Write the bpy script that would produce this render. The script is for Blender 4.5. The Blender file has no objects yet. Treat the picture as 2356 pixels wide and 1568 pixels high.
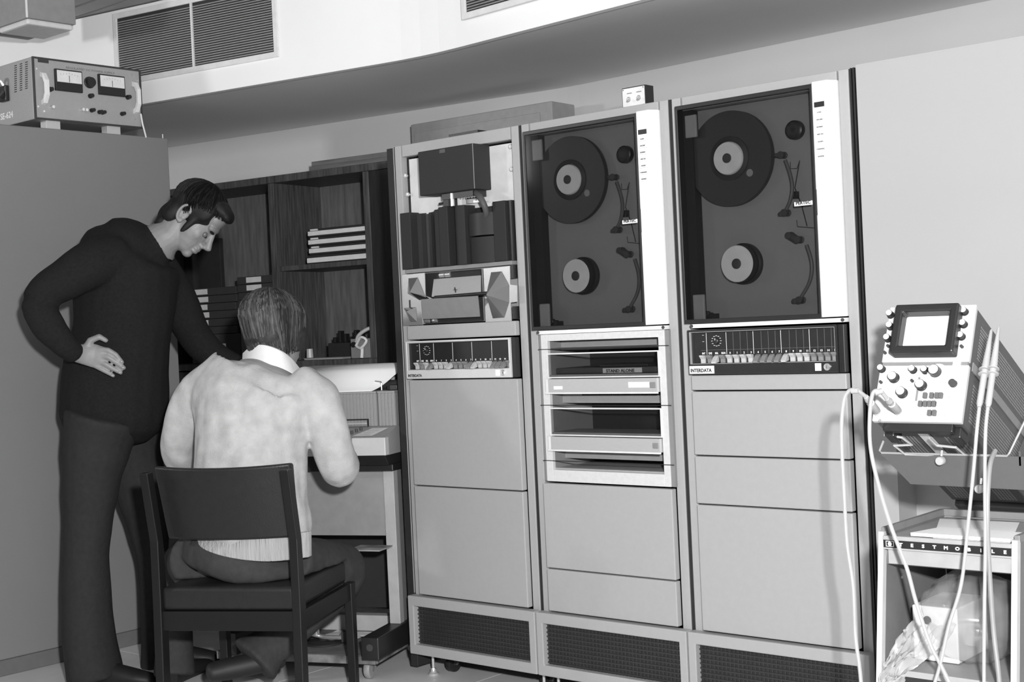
import bpy, bmesh, math, random
from mathutils import Vector, Matrix, noise
random.seed(7)
S = bpy.context.scene
COL = S.collection
PI = math.pi

# ------------------------------------------------------------------ camera
F, YAW, PIT, ROLL = 3178.0, .7119, -.0108, -.0469          # focal length in pixels of the 2356 x 1568 frame
CAM = Vector((3.3819, -3.3428, 1.1835))
FW = Vector((-math.sin(YAW)*math.cos(PIT), math.cos(YAW)*math.cos(PIT), math.sin(PIT)))
RT0 = Vector((math.cos(YAW), math.sin(YAW), 0)); UP0 = RT0.cross(FW)
RT = RT0*math.cos(ROLL)+UP0*math.sin(ROLL); UP = UP0*math.cos(ROLL)-RT0*math.sin(ROLL)
cd = bpy.data.cameras.new('camera'); cam = bpy.data.objects.new('camera', cd); COL.objects.link(cam)
cd.sensor_width = 36; cd.lens = F*36/2356; cd.clip_start = .05
cam.matrix_world = Matrix(((RT.x, UP.x, -FW.x, CAM.x), (RT.y, UP.y, -FW.y, CAM.y), (RT.z, UP.z, -FW.z, CAM.z), (0, 0, 0, 1)))
S.camera = cam
# ------------------------------------------------------------------ light
S.view_settings.view_transform = 'Standard'; S.view_settings.look = 'None'
S.view_settings.gamma = 1; S.view_settings.use_curve_mapping = False; S.view_settings.exposure = 0
W = bpy.data.worlds.new('world'); S.world = W; W.use_nodes = True
W.node_tree.nodes['Background'].inputs[0].default_value = (.8, .8, .8, 1)
W.node_tree.nodes['Background'].inputs[1].default_value = .03
def lamp(name, loc, tgt, size, power, sy=None):
    l = bpy.data.lights.new(name, 'AREA'); l.energy = power; l.size = size
    if sy: l.shape = 'RECTANGLE'; l.size_y = sy
    o = bpy.data.objects.new(name, l); COL.objects.link(o)
    o.location = loc; o.rotation_euler = (Vector(tgt)-Vector(loc)).to_track_quat('-Z', 'Y').to_euler()
    return o
# the photographer's flash head, held up and to the right of the lens
lamp('flash_head', CAM+RT*.19+Vector((0, 0, .27)), (.2, 0, 1.45), .10, 200)
# second lamp of the photographer, far to the left and high up
lamp('second_lamp', (-2.7, -3.7, 2.3), (-.9, .0, 2.4), .3, 36)
# soft fill light added at the ceiling, standing in for unseen room fluorescents
lamp('ceiling_fill_light', (.6, -4.4, 2.5), (-.6, 0, 1.2), 1.2, 9, .4)

# ------------------------------------------------------------------ pixel rays (frame 2356 x 1568)
def ray(x, y): return FW+RT*((x-1178)/F)-UP*((y-784)/F)
def on(ax, x, y, v):
    d = ray(x, y); i = 'XYZ'.index(ax); return CAM+d*((v-CAM[i])/d[i])
class Frame:
    def __init__(s, o, R=None, yaw=None):
        s.o = Vector(o); s.R = R if R else Matrix.Rotation(yaw, 3, 'Z'); s.T = s.R.transposed()
        s.M = Matrix.Translation(s.o) @ s.R.to_4x4()
    def at(s, x, y, ax, v):
        c = s.T @ (CAM-s.o); d = s.T @ ray(x, y); i = 'XYZ'.index(ax); return c+d*((v-c[i])/d[i])
    def w(s, p): return s.o + s.R @ Vector(p)

# ------------------------------------------------------------------ materials
MATS = {}
def mat(name, v, rough=.6, metal=0, nscale=30, namt=.06, bump=0, bscale=None, spec=.5, coord='Object', stretch=None, coat=0):
    if name in MATS: return MATS[name]
    m = bpy.data.materials.new(name); m.use_nodes = True; nt = m.node_tree; b = nt.nodes['Principled BSDF']
    b.inputs['Roughness'].default_value = rough; b.inputs['Metallic'].default_value = metal
    b.inputs['Specular IOR Level'].default_value = spec
    if coat: b.inputs['Coat Weight'].default_value = coat; b.inputs['Coat Roughness'].default_value = .15
    tc = nt.nodes.new('ShaderNodeTexCoord'); src = tc.outputs[coord]
    if stretch:
        mp = nt.nodes.new('ShaderNodeMapping'); mp.inputs['Scale'].default_value = stretch
        nt.links.new(src, mp.inputs[0]); src = mp.outputs[0]
    n = nt.nodes.new('ShaderNodeTexNoise'); n.inputs['Scale'].default_value = nscale; n.inputs['Detail'].default_value = 5
    nt.links.new(src, n.inputs['Vector'])
    r = nt.nodes.new('ShaderNodeValToRGB'); a, c = v*(1-namt), min(1, v*(1+namt))
    r.color_ramp.elements[0].position = .3; r.color_ramp.elements[1].position = .7
    r.color_ramp.elements[0].color = (a, a, a, 1); r.color_ramp.elements[1].color = (c, c, c, 1)
    nt.links.new(n.outputs['Fac'], r.inputs[0]); nt.links.new(r.outputs[0], b.inputs['Base Color'])
    if bump:
        n2 = nt.nodes.new('ShaderNodeTexNoise'); n2.inputs['Scale'].default_value = bscale or nscale*4; n2.inputs['Detail'].default_value = 3
        nt.links.new(src, n2.inputs['Vector'])
        bp = nt.nodes.new('ShaderNodeBump'); bp.inputs['Strength'].default_value = bump; bp.inputs['Distance'].default_value = .01
        nt.links.new(n2.outputs['Fac'], bp.inputs['Height']); nt.links.new(bp.outputs[0], b.inputs['Normal'])
    MATS[name] = m; return m
def glass(name, tint, gloss=.04, rough=.05):
    m = bpy.data.materials.new(name); m.use_nodes = True; nt = m.node_tree; nt.nodes.clear()
    o = nt.nodes.new('ShaderNodeOutputMaterial'); t = nt.nodes.new('ShaderNodeBsdfTransparent'); g = nt.nodes.new('ShaderNodeBsdfGlossy')
    t.inputs[0].default_value = (tint, tint, tint, 1); g.inputs['Roughness'].default_value = rough
    x = nt.nodes.new('ShaderNodeMixShader'); x.inputs[0].default_value = gloss
    nt.links.new(t.outputs[0], x.inputs[1]); nt.links.new(g.outputs[0], x.inputs[2]); nt.links.new(x.outputs[0], o.inputs[0]); return m
rackgrey = mat('rack_grey_paint', .375, .5, nscale=60, namt=.02, bump=.04, bscale=500)
whitep = mat('white_paint', .86, .45, nscale=20, namt=.01)
wallp = mat('wall_paint', .57, .8, nscale=3, namt=.02, bump=.03, bscale=200)
fasciap = mat('fascia_paint', .92, .8, nscale=3, namt=.02)
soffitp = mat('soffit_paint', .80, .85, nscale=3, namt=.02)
cabp = mat('cabinet_paint', .225, .5, nscale=4, namt=.02, bump=.03, bscale=300)
black = mat('black_plastic', .016, .4, nscale=40, namt=.1)
blackm = mat('black_matt', .02, .7, nscale=40, namt=.1)
dark = mat('dark_grey_paint', .05, .55, nscale=60, namt=.04)
midg = mat('mid_grey_paint', .22, .5, nscale=60, namt=.03)
ltg = mat('light_grey_paint', .55, .5, nscale=60, namt=.02)
deckg = mat('deck_grey', .26, .6, nscale=60, namt=.03)
chrome = mat('chrome', .80, .2, .75, nscale=80, namt=.03)
alu = mat('brushed_aluminium', .60, .38, .45, nscale=60, namt=.06, stretch=(1, 30, 30))
paperm = mat('white_paper', .88, .8, nscale=8, namt=.015)
inkb = mat('black_ink', .02, .6)
inkw = mat('white_ink', .85, .6)
inkg = mat('grey_ink', .2, .6)
wood = mat('dark_wood', .075, .5, nscale=6, namt=.45, stretch=(14, 14, 1.2), bump=.1)
woodp = mat('wood_ply_back', .13, .6, nscale=5, namt=.30, stretch=(10, 10, 1.2))
woodl = mat('wood_board', .16, .6, nscale=6, namt=.25, stretch=(1.2, 14, 14))
smoke = glass('smoked_acrylic', .70, .02)
clear = glass('clear_acrylic', .92, .06)
bagm = glass('polythene_film', .93, .10, .22)
_n = bagm.node_tree; _d = _n.nodes.new('ShaderNodeBsdfDiffuse'); _d.inputs[0].default_value = (.8, .8, .8, 1); _x = _n.nodes.new('ShaderNodeMixShader'); _x.inputs[0].default_value = .13
_o = [q for q in _n.nodes if q.type == 'OUTPUT_MATERIAL'][0]; _l = _o.inputs[0].links[0].from_socket
_n.links.new(_l, _x.inputs[1]); _n.links.new(_d.outputs[0], _x.inputs[2]); _n.links.new(_x.outputs[0], _o.inputs[0])

# ------------------------------------------------------------------ mesh builder
class MB:
    def __init__(s): s.v = []; s.f = []
    def add(s, vs, fs):
        n = len(s.v); s.v += [Vector(p) for p in vs]; s.f += [tuple(i+n for i in f) for f in fs]; return s
    def box(s, x0, x1, y0, y1, z0, z1):
        return s.add([(x0,y0,z0),(x1,y0,z0),(x1,y1,z0),(x0,y1,z0),(x0,y0,z1),(x1,y0,z1),(x1,y1,z1),(x0,y1,z1)],
                     [(0,3,2,1),(4,5,6,7),(0,1,5,4),(1,2,6,5),(2,3,7,6),(3,0,4,7)])
    def prism(s, poly, ax, a, b):
        """poly: 2d points; ax: extrusion axis; remaining axes in xyz order"""
        def p3(q, t):
            return {'X': (t, q[0], q[1]), 'Y': (q[0], t, q[1]), 'Z': (q[0], q[1], t)}[ax]
        n = len(poly); vs = [p3(q, a) for q in poly]+[p3(q, b) for q in poly]
        return s.add(vs, [tuple(range(n)), tuple(range(2*n-1, n-1, -1))]+[(i, i+n, (i+1) % n+n, (i+1) % n) for i in range(n)])
    def frame(s, x0, x1, z0, z1, t, y0, y1, tb=None, tt=None):
        """rectangular picture frame in the xz plane"""
        tb = t if tb is None else tb; tt = t if tt is None else tt
        o = [(x0,z0),(x1,z0),(x1,z1),(x0,z1)]; i = [(x0+t,z0+tb),(x1-t,z0+tb),(x1-t,z1-tt),(x0+t,z1-tt)]
        vs = [(q[0],y,q[1]) for y in (y0,y1) for r in (o,i) for q in r]; fs = []
        for k in range(4):
            l = (k+1) % 4
            fs += [(k,l,4+l,4+k), (8+l,8+k,12+k,12+l), (k,8+k,8+l,l), (4+l,12+l,12+k,4+k)]
        return s.add(vs, fs)
    def ring(s, c, a, b, ra, rb, n):
        k = len(s.v); s.v += [c+a*(ra*math.cos(2*PI*i/n))+b*(rb*math.sin(2*PI*i/n)) for i in range(n)]; return k
    def bridge(s, k0, k1, n):
        s.f += [(k0+i, k0+(i+1) % n, k1+(i+1) % n, k1+i) for i in range(n)]
    def cyl(s, p0, p1, r0, r1=None, n=16):
        p0, p1 = Vector(p0), Vector(p1); r1 = r0 if r1 is None else r1; t = (p1-p0).normalized()
        a = t.orthogonal().normalized(); b = t.cross(a)
        k0 = s.ring(p0, a, b, r0, r0, n); k1 = s.ring(p1, a, b, r1, r1, n); s.bridge(k0, k1, n)
        s.f += [tuple(range(k0+n-1, k0-1, -1)), tuple(range(k1, k1+n))]; return s
    def lathe(s, o, ax, prof, n=24):
        """prof: (radius, along) pairs from the axis origin"""
        o = Vector(o); t = Vector(ax).normalized(); a = t.orthogonal().normalized(); b = t.cross(a); ks = []
        for r, h in prof: ks.append(s.ring(o+t*h, a, b, max(r, 1e-4), max(r, 1e-4), n))
        for k0, k1 in zip(ks, ks[1:]): s.bridge(k0, k1, n)
        s.f += [tuple(range(ks[0]+n-1, ks[0]-1, -1)), tuple(range(ks[-1], ks[-1]+n))]; return s
    def tube(s, pts, r, n=8, rs=None):
        pts = [Vector(p) for p in pts]; m = len(pts); a = None; ks = []
        for i, p in enumerate(pts):
            t = (pts[min(i+1, m-1)]-pts[max(i-1, 0)]).normalized()
            a = (a-t*a.dot(t)).normalized() if a is not None and (a-t*a.dot(t)).length > 1e-6 else t.orthogonal().normalized()
            b = t.cross(a); rr = rs[i] if rs else r; ks.append(s.ring(p, a, b, rr, rr, n))
        for k0, k1 in zip(ks, ks[1:]): s.bridge(k0, k1, n)
        s.f += [tuple(range(ks[0]+n-1, ks[0]-1, -1)), tuple(range(ks[-1], ks[-1]+n))]; return s
    def ell(s, c, r, R=None, n=20, m=12):
        c = Vector(c); k = len(s.v)
        for j in range(m+1):
            th = PI*j/m; st, ct = math.sin(th), math.cos(th)
            for i in range(n):
                p = Vector((r[0]*max(st, 1e-3)*math.cos(2*PI*i/n), r[1]*max(st, 1e-3)*math.sin(2*PI*i/n), r[2]*ct))
                s.v.append(c+(R @ p if R else p))
        for j in range(m):
            for i in range(n): s.f.append((k+j*n+i, k+(j+1)*n+i, k+(j+1)*n+(i+1) % n, k+j*n+(i+1) % n))
        s.f += [tuple(range(k, k+n)), tuple(range(k+m*n+n-1, k+m*n-1, -1))]
        return s
    def build(s, name, m, parent=None, bevel=0, smooth=False, segs=2):
        me = bpy.data.meshes.new(name); me.from_pydata([tuple(p) for p in s.v], [], s.f)
        bm = bmesh.new(); bm.from_mesh(me); bmesh.ops.recalc_face_normals(bm, faces=bm.faces); bm.to_mesh(me); bm.free()
        return obj(name, me, m, parent, bevel, smooth, segs)
WORLDMODE = {}
def obj(name, me, m, parent=None, bevel=0, smooth=False, segs=2):
    o = bpy.data.objects.new(name, me); COL.objects.link(o)
    if m: me.materials.append(m)
    if smooth:
        for p in me.polygons: p.use_smooth = True
        me.set_sharp_from_angle(angle=math.radians(42))
    if bevel:
        b = o.modifiers.new('bevel', 'BEVEL'); b.width = bevel; b.segments = segs; b.limit_method = 'ANGLE'; b.angle_limit = .6
    if parent:
        o.parent = parent
        if parent.name in WORLDMODE: o.matrix_parent_inverse = parent.matrix_basis.inverted()
    return o
def tag(o, label=None, cat=None, group=None, kind=None):
    if label: o['label'] = label
    if cat: o['category'] = cat
    if group: o['group'] = group
    if kind: o['kind'] = kind
    return o
def thing(name, label, cat, loc=(0, 0, 0), frame=None, group=None):
    o = bpy.data.objects.new(name, None); COL.objects.link(o); o.empty_display_size = .05
    if frame: o.matrix_basis = frame.M
    else: o.location = loc; o.matrix_basis = Matrix.Translation(Vector(loc)); WORLDMODE[o.name] = 1
    return tag(o, label, cat, group)
def box(name, m, parent, x0, x1, y0, y1, z0, z1, bevel=0, **k):
    return MB().box(min(x0,x1), max(x0,x1), min(y0,y1), max(y0,y1), min(z0,z1), max(z0,z1)).build(name, m, parent, bevel, **k)
def cyl(name, m, parent, p0, p1, r0, r1=None, n=20, bevel=0): return MB().cyl(p0, p1, r0, r1, n).build(name, m, parent, bevel, True)
def txt(s, size, o, xd, ud, m, parent, name='lettering', align='LEFT', ext=.0004, bold=0, xs=1, label=None):
    c = bpy.data.curves.new(name, 'FONT'); c.body = s; c.size = size; c.extrude = ext; c.align_x = align; c.offset = bold; c.resolution_u = 2
    t = bpy.data.objects.new(name, c); COL.objects.link(t)
    me = bpy.data.meshes.new_from_object(t.evaluated_get(bpy.context.evaluated_depsgraph_get()))
    bpy.data.objects.remove(t); bpy.data.curves.remove(c)
    xd, ud = Vector(xd).normalized(), Vector(ud).normalized(); nd = xd.cross(ud); o = Vector(o)
    for v in me.vertices: v.co = o+xd*(v.co.x*xs)+ud*v.co.y+nd*(v.co.z+ext)
    r = obj(name, me, m, parent)
    if label: r['label'] = label
    return r
def spline(pts, k=8):
    pts = [Vector(p) for p in pts]; out = []
    for i in range(len(pts)-1):
        a, b, c, d = pts[max(i-1, 0)], pts[i], pts[i+1], pts[min(i+2, len(pts)-1)]
        for j in range(k):
            t = j/k; out.append(.5*((2*b)+(c-a)*t+(2*a-5*b+4*c-d)*t*t+(3*b-a-3*c+d)*t**3))
    return out+[pts[-1]]
# ================================================================== the room
fl = box('floor', mat('floor_screed', .2, .8), None, -3.4, 4.5, -5, 1.4, -.06, -.012); tag(fl, kind='structure')
tilem = mat('floor_tile', .74, .45, nscale=5, namt=.10)
me = None
for i in range(-5, 6):
    for j in range(-3, 3):
        o = MB().box(.0015, .5985, .0015, .5985, -.012, 0).build('floor_tile', tilem, fl, .002) if me is None else obj('floor_tile', me, None, fl)
        me = o.data; o.location = (i*.6+.24, j*.6-.33, 0)
# soffit and fascia: a boxed-in duct along the back wall, with a slight bend
def bend(pts, w=.18):
    a, k, c = [Vector(p) for p in pts]; u = (a-k).normalized()*w; v = (c-k).normalized()*w; out = [a]
    for t in (0, .25, .5, .75, 1): out.append(k+u*(1-t)**2+v*t*t)
    return out+[c]
FA = bend([(-3.3, -.353), (-.053, .226), (3.6, -.04)])
WA = bend([(-3.3, .722), (-.171, 1.207), (4.2, .97)], .12)
def strip(name, line, off, z0, z1, m):
    p = [(q.x, q.y) for q in line]+[(q.x, q.y+off) for q in reversed(line)]
    return tag(MB().prism(p, 'Z', z0, z1).build(name, m), kind='structure')
strip('wall_back', WA, .12, 0, 2.6, wallp)
strip('trim_1', FA, .03, 2.16, 2.56, fasciap)['label'] = 'white fascia board of the boxed in duct'
p = [(q.x, q.y+.028) for q in FA]+[(q.x, q.y-.002) for q in reversed(WA)]
tag(MB().prism(p, 'Z', 2.166, 2.2).build('soffit', soffitp), kind='structure')
# panelled ceiling with narrow slats that run along the duct
ce = box('ceiling', mat('ceiling_void', .05, .9), None, -3.4, 4.6, -5.1, .3, 2.60, 2.64); tag(ce, kind='structure')
slm = mat('ceiling_slat_grey', .34, .55, nscale=8, namt=.05); sd = None
for k in range(52):
    if sd is None: o = MB().box(-3.3, 4.5, 0, .084, 2.565, 2.60).build('ceiling_slat', slm, ce, .004); sd = o.data
    else: o = obj('ceiling_slat', sd, None, ce)
    o.location = (0, .12-.1*k, 0); o.rotation_euler = (0, 0, 0)
# flush partition to the right of the racks, with a shallow recess low down
wr = MB().box(1.725, 3.4, 0, .05, .83, 1.822).box(1.725, 1.792, 0, .14, 0, .83).box(1.725, 3.4, .105, .15, 0, .83).build('wall_right', mat('partition_paint', .36, .7, nscale=3, namt=.02, bump=.03, bscale=200))
tag(wr, kind='structure')
# the rest of the room, behind the photographer
rw = mat('room_wall_paint', .55, .8, nscale=3, namt=.03)
for nm, q in (('wall_front', (-3.4, 4.7, -5.12, -5.0)), ('wall_side', (4.6, 4.72, -5.0, 1.3)), ('wall_left', (-3.52, -3.4, -5.0, 1.3))):
    tag(box(nm, rw, None, *q, -.06, 2.64), kind='structure')

# air grilles let into the fascia
def grille(name, label, o, d, w, z0, z1, n_pane):
    fr = Frame((o[0], o[1], z0), yaw=math.atan2(d[1], d[0])); t = thing(name, label, 'air vent', frame=fr, group='grilles in the duct fascia')
    h = z1-z0
    MB().frame(0, w, 0, h, .022, -.008, .004).build('frame', mat('vent_frame', .74, .6), t, .002)
    box('backing', mat('vent_back', .03, .9), t, .02, w-.02, -.001, .001, .02, h-.02)
    lv = mat('louvre_grey', .42, .5, nscale=60, namt=.1); pw = (w-.044)/n_pane
    for q in range(n_pane):
        b = MB(); x0 = .022+q*pw+.004; x1 = .022+(q+1)*pw-.004; k = int((h-.05)/.0095)
        for i in range(k):
            z = .026+i*.0095; b.add([(x0,-.006,z),(x1,-.006,z),(x1,-.001,z+.006),(x0,-.001,z+.006)], [(0,1,2,3)])
        tag(b.build('louvre_panel', lv, t), kind='stuff')
        if q: box('centre_bar', mat('vent_frame', .74), t, .022+q*pw-.004, .022+q*pw+.004, -.009, -.001, .02, h-.02)
    return t
dL = Vector((1.182, .217)).normalized()
def fl_at(x): return -.353+(x+3.3)*(.579/3.247)
grille('air_vent', 'wide louvred air vent with two panes above the power supply', (-1.552, fl_at(-1.552)-.004), dL, .866, 2.25, 2.545, 2)
grille('air_vent', 'louvred air vent in the fascia above the paper tape reader', (.173, .197), Vector((1, -.073)), .8, 2.244, 2.50, 2)
# ceiling light
t = thing('ceiling_light', 'boxy ceiling light with an opal diffuser below the slatted ceiling', 'light fixture', (-1.9, -.38, 2.45))
box('housing', mat('fixture_grey', .30, .5), t, -1.80, -1.442, -.502, -.291, 2.45, 2.565, .003)
box('diffuser', mat('opal_diffuser', .72, .35), t, -1.665, -1.452, -.495, -.298, 2.428, 2.451, .008)
box('corner_strip', whitep, t, -1.445, -1.440, -.505, -.499, 2.45, 2.56)

# ================================================================== tall cabinet on the left
t = thing('tall_cabinet', 'tall grey steel cabinet behind the standing man', 'cabinet', (-1.75, -.8, 0))
box('body', cabp, t, -2.3, -1.33, -1.7, .034, .058, 2.012, .004)
box('plinth', mat('plinth_grey', .15, .6), t, -2.28, -1.326, -1.69, .03, 0.001, .058, .002)
cyl('locating_pin', chrome, t, (-1.345, .02, 2.01), (-1.345, .02, 2.03), .003)
# ================================================================== bench power supply on the cabinet
PX = -1.336
def P(x, y): q = on('X', x, y, PX); return q.y, q.z
t = thing('power_supply', 'bench power supply with two meters standing on the tall cabinet', 'power supply', (-1.55, -.31, 2.012))
psg = mat('instrument_grey', .38, .5, nscale=60, namt=.03)
box('case', mat('hammer_grey', .36, .45, nscale=200, namt=.05, bump=.05), t, -1.74, PX-.006, -.553, -.079, 2.044, 2.278, .003)
box('front_panel', psg, t, PX-.006, PX, -.548, -.085, 2.05, 2.272, .001)
bz = MB().frame(-.553, -.079, 2.044, 2.278, .006, 0, .004).build('bezel', dark, t)
for v in bz.data.vertices: x, y, z = v.co; v.co = (PX-.004+y*2.2, x, z)
for y0, y1, xx in ((-.50, -.44, -1.36), (-.235, -.175, -1.36), (-.50, -.44, -1.70), (-.235, -.175, -1.70)):
    box('foot', ltg, t, xx-.03, xx+.012, y0, y1, 2.0125, 2.045, .002)
for (x0, y0), (x1, y1) in (((123, 158), (188, 222)), ((223, 170), (286, 231))):
    a, z1 = P(x0, y0); b, z0 = P(x1, y1); z0 += .012; h = z1-z0
    m = box('meter', black, t, PX, PX+.012, a, b, z0, z1, .002)
    box('dial', mat('meter_dial', .80, .5), m, PX+.0115, PX+.0135, a+.006, b-.004, z0+h*.40, z1-.005, .001)
    yc = (a+b)/2; box('needle', inkb, m, PX+.0136, PX+.0142, yc-.0012, yc+.0008, z0+h*.42, z0+h*.72)
    for q in range(-3, 4): box('scale_mark', inkg, m, PX+.0136, PX+.0140, yc+q*.012-.0006, yc+q*.012+.0006, z0+h*.80-abs(q)*.002, z0+h*.85-abs(q)*.002)
def pknob(x, y, r, l, m=black, nm='knob'):
    a, z = P(x, y); return MB().lathe((PX, a, z), (1, 0, 0), [(r*1.1, 0), (r*1.1, l*.3), (r, l*.35), (r*.9, l), (0, l)], 20).build(nm, m, t, smooth=True)
pknob(205, 190, .0205, .02)
for x, y in ((207, 221), (114, 206), (293, 224)): pknob(x, y, .0085, .02)
for x, y in ((210, 254), (235, 259), (228, 258), (280, 262)): pknob(x, y, .0075, .022, nm='terminal')
for x, y in ((186, 253), (194, 254), (117, 247)): pknob(x, y, .0065, .02, chrome, 'shorting_link')
for x, y in ((83, 158), (87, 245), (316, 185), (316, 228), (303, 173), (310, 273), (101, 256)): pknob(x, y, .0045, .003, chrome, 'screw')
for (cx, y0, y1) in ((96, 166, 241), (307, 188, 262)):
    a, z1 = P(cx, y0); _, z0 = P(cx, y1); zc = (z0+z1)/2; hh = (z1-z0)/2; pr = []
    out = [(0, zc-hh), (.018, zc-hh*.92), (.036, zc-hh*.45), (.036, zc+hh*.45), (.018, zc+hh*.92), (0, zc+hh)]
    inn = [(0, zc+hh*.72), (.014, zc+hh*.62), (.024, zc+hh*.3), (.024, zc-hh*.3), (.014, zc-hh*.62), (0, zc-hh*.72)]
    b = MB()
    for k in range(5):
        q = [out[k], out[k+1], inn[4-k], inn[5-k]]; b.prism([(PX+u, w) for u, w in q], 'Y', a-.008, a+.008)
    b.build('carrying_handle', whitep, t, .0008)
for r in range(13):
    for c in range(3):
        q = on('Y', 36+c*12.5, 151-c*4+r*5, -.553)
        if q.x > -1.5: box('vent_slot', blackm, t, q.x-.0088, q.x+.0088, -.5536, -.5525, q.z-.0016, q.z+.0016)
la = on('Y', 14, 205, -.553)
g = box('side_latch', black, t, la.x-.03, la.x+.022, -.570, -.552, la.z-.048, la.z+.012, .004)
MB().tube(spline([(la.x-.02, -.57, la.z+.012), (la.x-.012, -.583, la.z+.034), (la.x+.006, -.583, la.z+.034), (la.x+.012, -.57, la.z+.010)]), .007, 8).build('chrome_catch', chrome, g, smooth=True)
MB().tube(spline([(la.x-.022, -.572, la.z-.012), (la.x-.015, -.59, la.z-.034), (la.x+.006, -.59, la.z-.034), (la.x+.013, -.572, la.z-.012)]), .005, 8).build('lever', dark, g, smooth=True)
q = on('Y', 3, 276, -.553); txt('SE-624', .034, (q.x-.004, -.5535, q.z), (1, 0, 0), (0, 0, 1), inkw, t, 'painted_number', bold=.0006, xs=1.0)
a, z = P(87, 144); box('maker_plate', dark, t, PX, PX+.001, a, a+.045, z+.002, z+.014)
a, z = P(135, 153); txt('REGULATED DC POWER SUPPLY', .0115, (PX+.0005, a+.03, z-.004), (0, 1, 0), (0, 0, 1), inkg, t, 'lettering', xs=1.28)
w = [on('X', 324, 262, -1.33), on('X', 328, 285, -1.322), on('X', 332, 300, -1.322), on('X', 336, 316, -1.326)]
tag(MB().tube(spline(w), .0035, 6).build('flex_cord', inkw, t, smooth=True), 'thin white flex')

# ================================================================== bookcase in the corner
BK = Frame((-.905, .715, 0), yaw=math.radians(8.1))
def B(x, y, v=0, ax='Y'): return BK.at(x, y, ax, v)
t = thing('bookcase', 'dark wooden bookcase with open bays standing against the back wall', 'bookcase', frame=BK)
box('top_board', wood, t, -1.4, .40, -.004, .34, 1.868, 1.9, .003)
box('side_panel', wood, t, -1.4, -1.37, 0, .34, 0.002, 1.868, .002)
box('divider', wood, t, -.549, -.515, 0, .33, 1.075, 1.868, .002)
box('divider', wood, t, -.010, .022, 0, .33, 1.075, 1.868, .002)
box('side_panel', wood, t, .37, .40, 0, .34, 0.002, 1.868, .002)
for a, b in ((-1.37, -.549), (-.515, -.010)): box('back_panel', woodp, t, a, b, .318, .332, 1.075, 1.868)
box('closed_door', mat('black_stained_wood', .02, .5, nscale=6, namt=.3, stretch=(14, 14, 1.2)), t, .022, .37, .002, .02, .06, 1.868, .002)
box('shelf', wood, t, -.515, -.010, .012, .318, 1.475, 1.497, .002)
box('counter_shelf', wood, t, -1.37, .022, -.004, .33, 1.045, 1.075, .003)
for a, b in ((-1.37, -.70), (-.70, -.015)): box('cupboard_door', mat('black_stained_wood', .02), t, a+.004, b-.004, .002, .02, .07, .985, .002)
box('drawer_front', mat('black_stained_wood', .02), t, -1.366, .018, 0, .02, .995, 1.04, .002)
box('kick_board', blackm, t, -1.37, .37, .03, .05, 0.002, .07)
for k in range(2):
    z0 = 1.9005+k*.022
    b = tag(MB().box(-.32+k*.006, .36, .02+k*.01, .30-k*.01, z0, z0+.021).build('timber_board', woodl, None, .002), ('lower' if k == 0 else 'upper')+' of two loose timber boards lying on the bookcase top', 'board')
    b.matrix_basis = BK.M
# ring binders lying flat on the shelf
binw = mat('binder_white', .74, .6); bind = mat('binder_cover', .03, .5)
for k in range(4):
    z0 = 1.4975+k*.038; dx = (.0, .014, .012, .012)[k]
    wd = ['undermost', 'second lowest', 'second highest', 'topmost'][k]
    r = thing('ring_binder', 'black binder with a white spine on the bookcase shelf, %s of the pile' % wd, 'binder', frame=Frame(BK.w((0, 0, z0)), yaw=math.radians(8.1)), group='binders lying on the shelf')
    box('cover', bind, r, -.355+dx, -.012, .02, .27, .0005, .0375, .002)
    box('spine_label', binw, r, -.352+dx, -.014, .0135, .0195, .008-.004*(k == 0), .027-.002*(k == 0), .001)
    if k: box('index_tab', binw, r, -.338+dx, -.298+dx, .0135, .0195, .029, .036)
# tape boxes in two piles
tb = mat('tape_box_grey', .045, .5); lab = mat('box_label', .70, .7); idx = ['undermost', 'second lowest', 'third lowest', 'fourth lowest', 'fifth lowest', 'topmost']
def pile(x0, x1, z, n, hh, lx, lw, where, words):
    for k in range(n):
        dx = random.uniform(-.008, .008); nm = idx[k] if k < n-1 else 'topmost'
        r = thing('tape_box', 'dark tape box with pale label, %s in the pile %s' % (nm, where), 'box', frame=Frame(BK.w((0, 0, z+k*hh)), yaw=math.radians(8.1)), group='flat tape boxes in the bookcase')
        box('box_body', tb, r, x0+dx, x1+dx, .02, .24, .0005, hh-.001, .002)
        box('lid_edge', dark, r, x0+dx-.0015, x1+dx+.0015, .0185, .2415, hh*.55, hh*.62)
        box('label', lab, r, lx+dx, lx+lw+dx, .0165, .0183, hh*.18, hh*.86)
        if words and k > 0:
            w_ = random.choice(['CAL TRACE', 'SYS TAPE', 'ASSEM'])
z0 = 1.0755
box_h = .036
pile(-1.13, -.79, z0+.135, 6, box_h, B(448, 690, .0165).x, .085, 'beside the standing man', False)
r = thing('file_box', 'plain dark file box under the pile of tape boxes beside the standing man', 'box', frame=Frame(BK.w((0, 0, z0)), yaw=math.radians(8.1)))
box('box_body', dark, r, -1.09, -.78, .02, .25, 0, .134, .003); box('label', lab, r, -.93, -.87, .018, .0198, .04, .09)
r = thing('file_box', 'grey upright file box below the pile of tape boxes by the divider', 'box', frame=Frame(BK.w((0, 0, z0)), yaw=math.radians(8.1)))
box('box_body', mat('file_grey', .16, .6), r, -.775, -.56, .02, .25, 0, .247, .003); box('label', lab, r, -.73, -.67, .018, .0198, .17, .23)
box('lid', mat('file_lid', .10, .6), r, -.777, -.558, .018, .252, .195, .202)
pile(-.775, -.555, z0+.2475, 4, .0355, -.715, .09, 'by the divider', True)
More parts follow.
